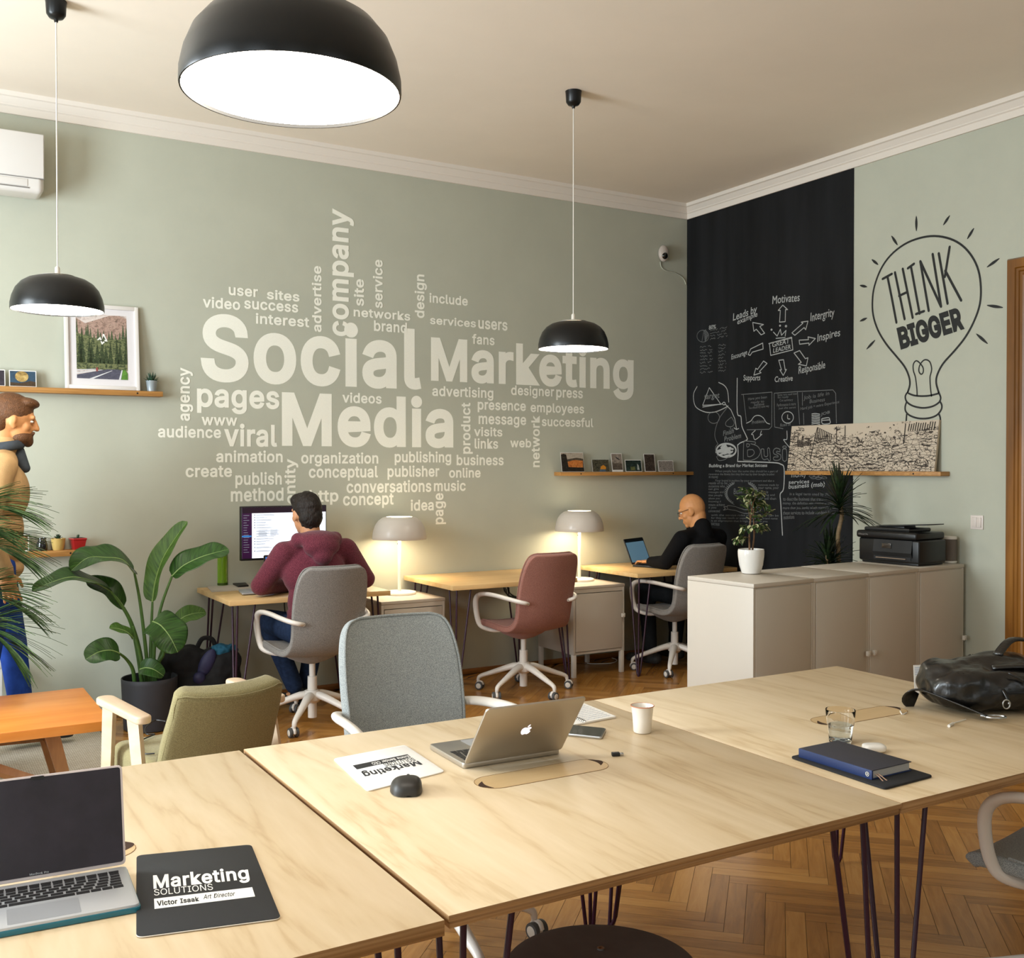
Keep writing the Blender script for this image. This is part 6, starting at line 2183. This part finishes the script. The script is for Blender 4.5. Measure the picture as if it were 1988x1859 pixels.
def wall_strokes(name, paths, w, parent, place, m, smooth=4, taper=False):
    """paths in zoom pixels; drawn on the wall plane in its own metres"""
    mb = MB()
    P = [[(lambda q: (-q.y, q.z))(place(*p)) for p in path] for path in paths]
    x = place(*paths[0][0]).x
    strokes(mb, P, w, lambda u, v: Vector((x, -u, v)), smooth, taper)
    return mb.build(name, m, parent, 0)


wall_strokes('bulb_outline', [[(455, 1415), (470, 1360), (462, 1300), (430, 1230), (370, 1155), (300, 1070), (240, 970), (205, 860), (200, 750), (215, 650), (260, 530), (330, 430), (430, 350), (540, 305), (650, 290), (760, 310), (850, 360), (920, 440), (965, 540), (982, 660), (975, 780), (935, 900), (870, 1020), (790, 1120), (710, 1210), (668, 1290), (660, 1350), (678, 1418)]], .0068, bulb, zw, M['decal_black'])
wall_strokes('bulb_cap', [[(460, 1425), (500, 1440), (560, 1445), (620, 1440), (678, 1425)], [(455, 1415), (437, 1445), (447, 1485), (490, 1515), (560, 1530), (630, 1520), (680, 1490), (692, 1455), (678, 1420)], [(447, 1485), (436, 1520), (440, 1555), (470, 1585), (530, 1605), (600, 1605), (660, 1585), (695, 1545), (700, 1510), (685, 1480)],
                          [(447, 1575), (445, 1640), (470, 1680), (560, 1700), (640, 1690), (680, 1660), (690, 1610), (680, 1575)]], .006, bulb, zw, M['decal_black'])
wall_strokes('filament', [[(522, 1440), (520, 1390), (510, 1310), (495, 1260), (495, 1215), (515, 1190), (540, 1205), (565, 1240), (565, 1275), (550, 1287), (535, 1265), (540, 1225), (565, 1190), (590, 1183), (615, 1200), (627, 1245), (622, 1280), (615, 1310), (618, 1380), (626, 1445)]], .0045, bulb, zw, M['decal_black'])
for a in ((516, 147, 517, 252), (757, 143, 712, 210), (931, 235, 885, 310), (1115, 452, 1028, 514), (1028, 790, 1140, 806), (950, 996, 1030, 1066), (218, 1042, 158, 1106), (160, 882, 110, 904), (110, 646, 160, 657), (196, 460, 240, 496), (338, 290, 380, 354)):
    n = 8
    wall_strokes('ray_mark', [[(a[0] + (a[2] - a[0]) * i / n, a[1] + (a[3] - a[1]) * i / n) for i in range(n + 1)]], .0055, bulb, zw, M['decal_black'], 2, True)
wall_strokes('thin_lettering', [[(273, 600), (340, 563)], [(308, 582), (340, 740), (373, 915)], [(362, 552), (432, 890)], [(418, 526), (490, 880)], [(392, 722), (445, 697)], [(455, 523), (500, 490)], [(477, 507), (540, 850)], [(514, 853), (572, 832)], [(606, 830), (545, 472)], [(545, 472), (695, 800)], [(695, 800), (634, 420)], [(678, 415), (742, 778)], [(757, 368), (722, 585)], [(725, 540), (840, 755)]], .0085, bulb, zw, M['decal_black'], 0)


def px_quad(place, bl, br, tr_, tl):
    P = [Vector((*q, 0)) for q in (bl, br, tr_, tl)]
    def f(u, v):
        p = (P[0] * (1 - u) + P[1] * u) * (1 - v) + (P[3] * (1 - u) + P[2] * u) * v
        return place(p.x, p.y)
    return f


mb = MB()
put_text(mb, 'BIGGER', px_quad(zw, (405, 1113), (866, 962), (828, 797), (372, 953)), (0, 0, 1, 1), bold=.045, track=-.03)
mb.build('bold_lettering', M['decal_black'], bulb, 0)

# ------------------------------------------------------------------ chalkboard on the right wall
M['chalkboard'] = mat('chalkboard_paint', '#17181a', .75, vary=.55, vscale=1.6, stretch=(1, 3, .35), bump=.05, bscale=300, spec=.25)
M['chalk'] = mat('chalk', '#a3a5a4', .95, vary=.22, vscale=160, spec=.1)
M['chalk_faint'] = mat('faint_chalk', '#6a6c6c', .95, vary=.25, vscale=160, spec=.1)
yr = at_x(1657, 700, WX).y
cb = thing('chalkboard', 'tall black chalkboard covered in chalk writing on the right wall beside the corner', 'chalkboard', (WX, (yr + WY) / 2, 0))
CO = Vector((WX, (yr + WY) / 2, 0))
MB().box((-.006, yr - CO.y, .045), (-.0004, WY - CO.y - .001, 3.588)).build('board', M['chalkboard'], cb, 0)
w4 = lambda x, y: at_x(1320 + x / 3.2056, 320 + y / 3.2056, WX - .0072) - CO
w5 = lambda x, y: at_x(1320 + x / 4.647, 720 + y / 4.647, WX - .0072) - CO
CW = .0034


def chalk_text(mb, s, place, bl, br, h, bold=.0, font='bf', jitter=.03):
    put_text(mb, s, px_quad(place, bl, br, (br[0], br[1] - h), (bl[0], bl[1] - h)), (0, 0, 1, 1), bold=bold, font=font, jitter=jitter, shear=.08)


def circ(x, y, r, n=20, ry=None): return [(x + r * math.cos(2 * math.pi * i / n), y + (ry or r) * math.sin(2 * math.pi * i / n)) for i in range(n)] + [(x + r, y)]


for s, a, b, h in (('Motivates', (575, 868), (745, 848), 52), ('Leads by', (330, 985), (480, 930), 60), ('example', (357, 1005), (482, 952), 44), ('Intergrity', (812, 992), (962, 958), 72), ('Inspires', (855, 1116), (997, 1078), 62), ('Responsible', (738, 1316), (904, 1278), 62), ('Creative', (590, 1352), (702, 1345), 36), ('Supports', (395, 1352), (500, 1352), 46),
                   ('Encourage', (320, 1222), (418, 1190), 42), ('GREAT', (575, 1136), (682, 1108), 32), ('LEADER', (580, 1170), (690, 1144), 28), ('80%', (180, 1027), (224, 1018), 28)):
    mb = MB()
    chalk_text(mb, s, w4, a, b, h, .010)
    mb.build('leader_lettering', M['chalk'], cb, 0)
ARR = [[(620, 978), (625, 905), (612, 905), (640, 872), (670, 900), (657, 900), (655, 975), (620, 978)], [(453, 980), (460, 1035), (475, 1022), (505, 1057), (527, 1047), (497, 1005), (520, 993), (453, 980)], [(697, 1045), (765, 985), (755, 978), (797, 972), (783, 1025), (773, 1012), (715, 1060), (697, 1045)],
       [(742, 1090), (800, 1087), (797, 1070), (843, 1080), (803, 1122), (803, 1108), (745, 1115), (742, 1090)], [(710, 1170), (745, 1155), (780, 1205), (797, 1200), (787, 1250), (737, 1240), (755, 1228), (710, 1170)], [(615, 1215), (645, 1212), (655, 1275), (663, 1272), (643, 1310), (622, 1275), (632, 1275), (615, 1215)],
       [(520, 1220), (542, 1235), (495, 1285), (505, 1293), (460, 1308), (472, 1265), (483, 1272), (520, 1220)], [(515, 1108), (518, 1145), (450, 1165), (437, 1185), (425, 1180), (440, 1145), (450, 1140), (515, 1108)]]
for a in ARR: wall_strokes('chalk_arrow', [a], CW, cb, w4, M['chalk'], 0)
wall_strokes('leader_box', [[(557, 1110), (695, 1072), (703, 1150), (565, 1185), (557, 1110)], [(553, 1112), (697, 1076)]], CW, cb, w4, M['chalk'], 0)
wall_strokes('crown_sketch', [[(582, 1040), (605, 1065), (625, 1022), (632, 1060), (660, 1030), (655, 1065)], [(598, 1079), (655, 1074)], circ(623, 1000, 4, 8), circ(660, 1003, 5, 8), circ(570, 1025, 4, 8)], CW, cb, w4, M['chalk'], 0)
wall_strokes('pie_chart', [circ(143, 1065, 37), [(150, 1028), (136, 1102)]] + [[(150 + .5 * k, 1032 + 6 * k), (178 - abs(k - 5.5) * 3, 1030 + 6 * k - 5)] for k in range(12)], .0022, cb, w4, M['chalk_faint'], 0)


def scribble(mb, place, x0, x1, y0, dy, n, amp, w, seed, slope=0):
    r = random.Random(seed)
    for i in range(n):
        P, x = [], x0
        e = x1 - r.uniform(0, (x1 - x0) * .12)
        word = []
        while x < e:
            word.append((x, y0 + i * dy + slope * (x - x0) + r.uniform(-amp, amp)))
            x += amp * r.uniform(.45, .9)
            if len(word) > r.randint(7, 16):
                P.append(word)
                word = []
                x += amp * 1.7
        if len(word) > 1: P.append(word)
        X = place(x0, y0).x
        strokes(mb, [[(lambda q: (-q.y, q.z))(place(*p)) for p in path] for path in P if len(path) > 1], w, lambda u, v: Vector((X, -u, v)), 0)


mb = MB()
scribble(mb, w4, 188, 305, 1030, 18, 4, 6, .0016, 1, -.2)
scribble(mb, w4, 125, 205, 1132, 20, 9, 6, .0018, 2, -.08)
scribble(mb, w4, 240, 290, 1122, 20, 9, 6, .0018, 3, -.08)
mb.build('chalk_notes', M['chalk_faint'], cb, 0)
wall_strokes('target_sketch', [[(155, 140), (125, 200), (125, 270), (150, 330), (230, 370), (310, 370), (380, 345), (435, 315)], [(350, 103), (400, 130), (430, 180), (440, 280)]], .0036, cb, w5, M['chalk'])
wall_strokes('triangle_sketch', [[(265, 150), (205, 310), (370, 300), (265, 150)], [(205, 325), (385, 295)], circ(397, 293, 12), [(410, 300), (460, 350), (495, 430), (510, 520)], [(488, 513), (510, 527), (530, 518)]], CW, cb, w5, M['chalk'], 0)
wall_strokes('path_sketch', [[(465, 415), (415, 460), (420, 495), (470, 500), (490, 465), (465, 415)], [(450, 500), (462, 530)], circ(305, 420, 52), [(435, 320), (365, 410), (330, 490), (315, 560), (320, 610), (340, 652)], [(345, 770), (330, 740), (320, 690), (345, 655)], [(330, 770), (350, 805), (400, 800), (445, 770)]], .0026, cb, w5, M['chalk_faint'])
r = random.Random(9)
pp = []
for k in range(34):
    a = r.uniform(0, 6.28)
    q = r.uniform(.0, .95)
    x, y = 420 + 78 * q * math.cos(a), 718 + 52 * q * math.sin(a)
    pp.append([(x - r.uniform(14, 34), y + r.uniform(-4, 10)), (x, y), (x + r.uniform(14, 30), y - r.uniform(-4, 12))])
pp.append(circ(418, 715, 88, 20, 60))
wall_strokes('chalk_blot', pp, .0075, cb, w5, M['chalk'])
wall_strokes('panel_frames', [[(555, 212), (830, 190), (828, 500), (805, 525), (605, 530)], [(572, 212), (600, 455)], [(850, 205), (852, 420), (855, 505), (930, 520)], [(850, 200), (1060, 185), (1080, 480)], [(1060, 185), (1380, 170), (1405, 200), (1412, 470)], [(1105, 195), (1105, 310)], [(1115, 380), (1118, 480)]], .0026, cb, w5, M['chalk_faint'], 0)
wall_strokes('dividing_line', [[(517, 65), (517, 370), (550, 410), (560, 500), (600, 590), (605, 620), (545, 648), (525, 665)], [(520, 665), (525, 740), (520, 815)], [(520, 815), (830, 825), (910, 840), (940, 880), (935, 1060), (905, 1110), (910, 1200), (925, 1480)]], .0042, cb, w5, M['chalk'])
wall_strokes('panel_sketches', [[(600, 470), (640, 450), (670, 410), (710, 400), (750, 420), (780, 465), (810, 478)], [(680, 535), (645, 570), (660, 575), (678, 620), (740, 570), (725, 575), (735, 540)], circ(972, 418, 52), [(972, 395), (972, 428), (992, 432)], [(965, 540), (965, 615), (935, 620), (990, 690)]] +
             [[(1190, 388 + 15 * k), (1222, 383 + 15 * k), (1262, 390 + 15 * k)] for k in range(7)] + [[(1280, 430), (1340, 420), (1352, 440), (1352, 472), (1285, 475), (1280, 430)], [(1285, 445), (1350, 440)]], .003, cb, w5, M['chalk'], 3)
mb = MB()
for s, a, b, h, bo in (('target', (220, 272), (356, 255), 60, .02), ('Finish', (390, 588), (487, 560), 48, .02), ('Problem', (400, 642), (552, 602), 50, .02), ('Have you been', (615, 272), (785, 252), 32, 0), ('ready to', (640, 300), (760, 290), 28, 0), ('believe', (670, 318), (760, 308), 26, 0), ('You should try some way', (620, 350), (805, 330), 28, 0), ('Problems', (650, 480), (764, 466), 32, .01), ('Road of', (905, 503), (1002, 492), 30, 0),
                       ('Some very need time', (880, 232), (1055, 218), 26, 0), ('for ready', (882, 252), (980, 246), 24, 0), ('Cut summary', (900, 282), (1020, 275), 28, 0), ('Performance is more', (875, 322), (1045, 308), 28, 0), ('just the sense', (890, 350), (1045, 340), 24, 0), ('Job is life in', (1115, 270), (1347, 228), 46, .0), ('Business', (1170, 294), (1307, 272), 36, 0), ('Hard job = more Experience', (1088, 362), (1437, 298), 36, 0), ('JOB', (1270, 412), (1352, 392), 36, .02)):
    chalk_text(mb, s, w5, a, b, h, bo)
mb.build('panel_lettering', M['chalk_faint'], cb, 0)
BO = [[(572, 802), (576, 640), (600, 632), (680, 640), (672, 662), (640, 655)], [(572, 802), (640, 806), (700, 780), (726, 735), (718, 700), (690, 672), (640, 655)], [(610, 712), (612, 770), (650, 765), (672, 738), (655, 708), (610, 712)], [(602, 655), (604, 684), (622, 680), (628, 660), (602, 655)],
      [(733, 705), (738, 775), (760, 800), (790, 790), (800, 806), (816, 804), (808, 700), (790, 702), (793, 762), (775, 772), (760, 760), (757, 704), (733, 705)], [(902, 705), (870, 695), (845, 712), (846, 745), (880, 760), (885, 775), (848, 775), (846, 800), (880, 806), (908, 790), (908, 755), (872, 738), (876, 722), (902, 728), (902, 705)],
      [(926, 708), (928, 804), (962, 804), (960, 706), (926, 708)], circ(944, 686, 17, 14, 10)]
wall_strokes('outline_lettering', BO, .003, cb, w5, M['chalk_faint'], 2)
mb = MB()
for s, a, b, h, bo in (('Building a Brand for Market Success', (262, 876), (787, 872), 38, .02), ('money', (1005, 975), (1142, 965), 48, .012), ('services', (980, 1022), (1166, 1012), 34, .012), ('business (msb)', (980, 1076), (1307, 1050), 56, .012)):
    chalk_text(mb, s, w5, a, b, h, bo)
mb.build('heading_lettering', M['chalk'], cb, 0)
mb = MB()
for i, s in enumerate(('When people hear the name they should be a part of', 'reverence the fitness but they find out by their bought brother', 'as money', 'Your brand is evident by your customers and also a')):
    chalk_text(mb, s, w5, (318 if i in (0, 3) else 260, 918 + 27 * i + (4 if i == 3 else 0)), ((885, 855, 345, 850)[i], 920 + 27 * i + (4 if i == 3 else 0)), 26, 0)
for i, s in enumerate(('reside of to be', 'occasions who', 'can give', 'messages and', 'that people', 'about you', 'knowing it', 'means achieve', 'it you', 'connected')):
    chalk_text(mb, s, w5, (258, 1022 + 28 * i), (262 + 11 * len(s), 1022 + 28 * i), 24, 0)
for i, s in enumerate(('removes made by', 'your name, your', 'that is', 'creating and', 'and will then')):
    chalk_text(mb, s, w5, (706, 1042 + 30 * i), (712 + 12 * len(s), 1042 + 30 * i), 25, 0)
for i, s in enumerate(('with the service rules of the people can be', 'for they see needs or expectations of a brand name', 'is an impression that brings people to you', 'success')):
    chalk_text(mb, s, w5, (282, 1312 + 26 * i), ((890, 880, 790, 356)[i], 1318 + 26 * i), 24, 0)
for i, s in enumerate(('is a legal term used by the', 'to describe business that transmit', 'money. the definition was created to encompass', 'more than just banks which normally provide', 'these services to include non-bank financial', 'institutions')):
    chalk_text(mb, s, w5, ((990, 930, 928, 928, 930, 935)[i], 1128 + 42 * i), ((1352, 1330, 1452, 1440, 1425, 1032)[i], 1132 + 40 * i), 34, .0)
mb.build('paragraph_lettering', M['chalk_faint'], cb, 0)
W_ = []
for s in (-1, 1):
    W_.append([(553 + s * 132 * math.sin(a), 1110 + 118 * math.cos(a) * .9) for a in [.5 + 2.1 * i / 14 for i in range(15)]])
    for i in range(1, 15):
        a = .5 + 2.1 * i / 14
        x, y = 553 + s * 132 * math.sin(a), 1110 + 106 * math.cos(a)
        for q in (-1, 1):
            dx, dy = s * (8 + 12 * q), -16
            W_.append([(x, y), (x + dx * .6 + 3, y + dy * .4), (x + dx, y + dy), (x + dx * .4 - 3, y + dy * .7), (x, y)])
W_ += [[(430, 1212), (500, 1222), (580, 1250), (660, 1245), (720, 1230), (725, 1262), (660, 1280), (580, 1284), (500, 1256), (432, 1246), (430, 1212)], [(430, 1222), (395, 1225), (410, 1240), (392, 1254), (432, 1246)]]
wall_strokes('wreath_sketch', W_, .0024, cb, w5, M['chalk_faint'], 2)
mb = MB()
chalk_text(mb, 'Business', w5, (485, 1112), (622, 1102), 52, 0)
mb.build('wreath_lettering', M['chalk_faint'], cb, 0)
wall_strokes('coin_sketch', [circ(x, y, 26, 14, 9) for x, y in ((1190, 948), (1230, 945), (1270, 950), (1205, 962), (1250, 968), (1300, 962))], .0024, cb, w5, M['chalk_faint'], 0)
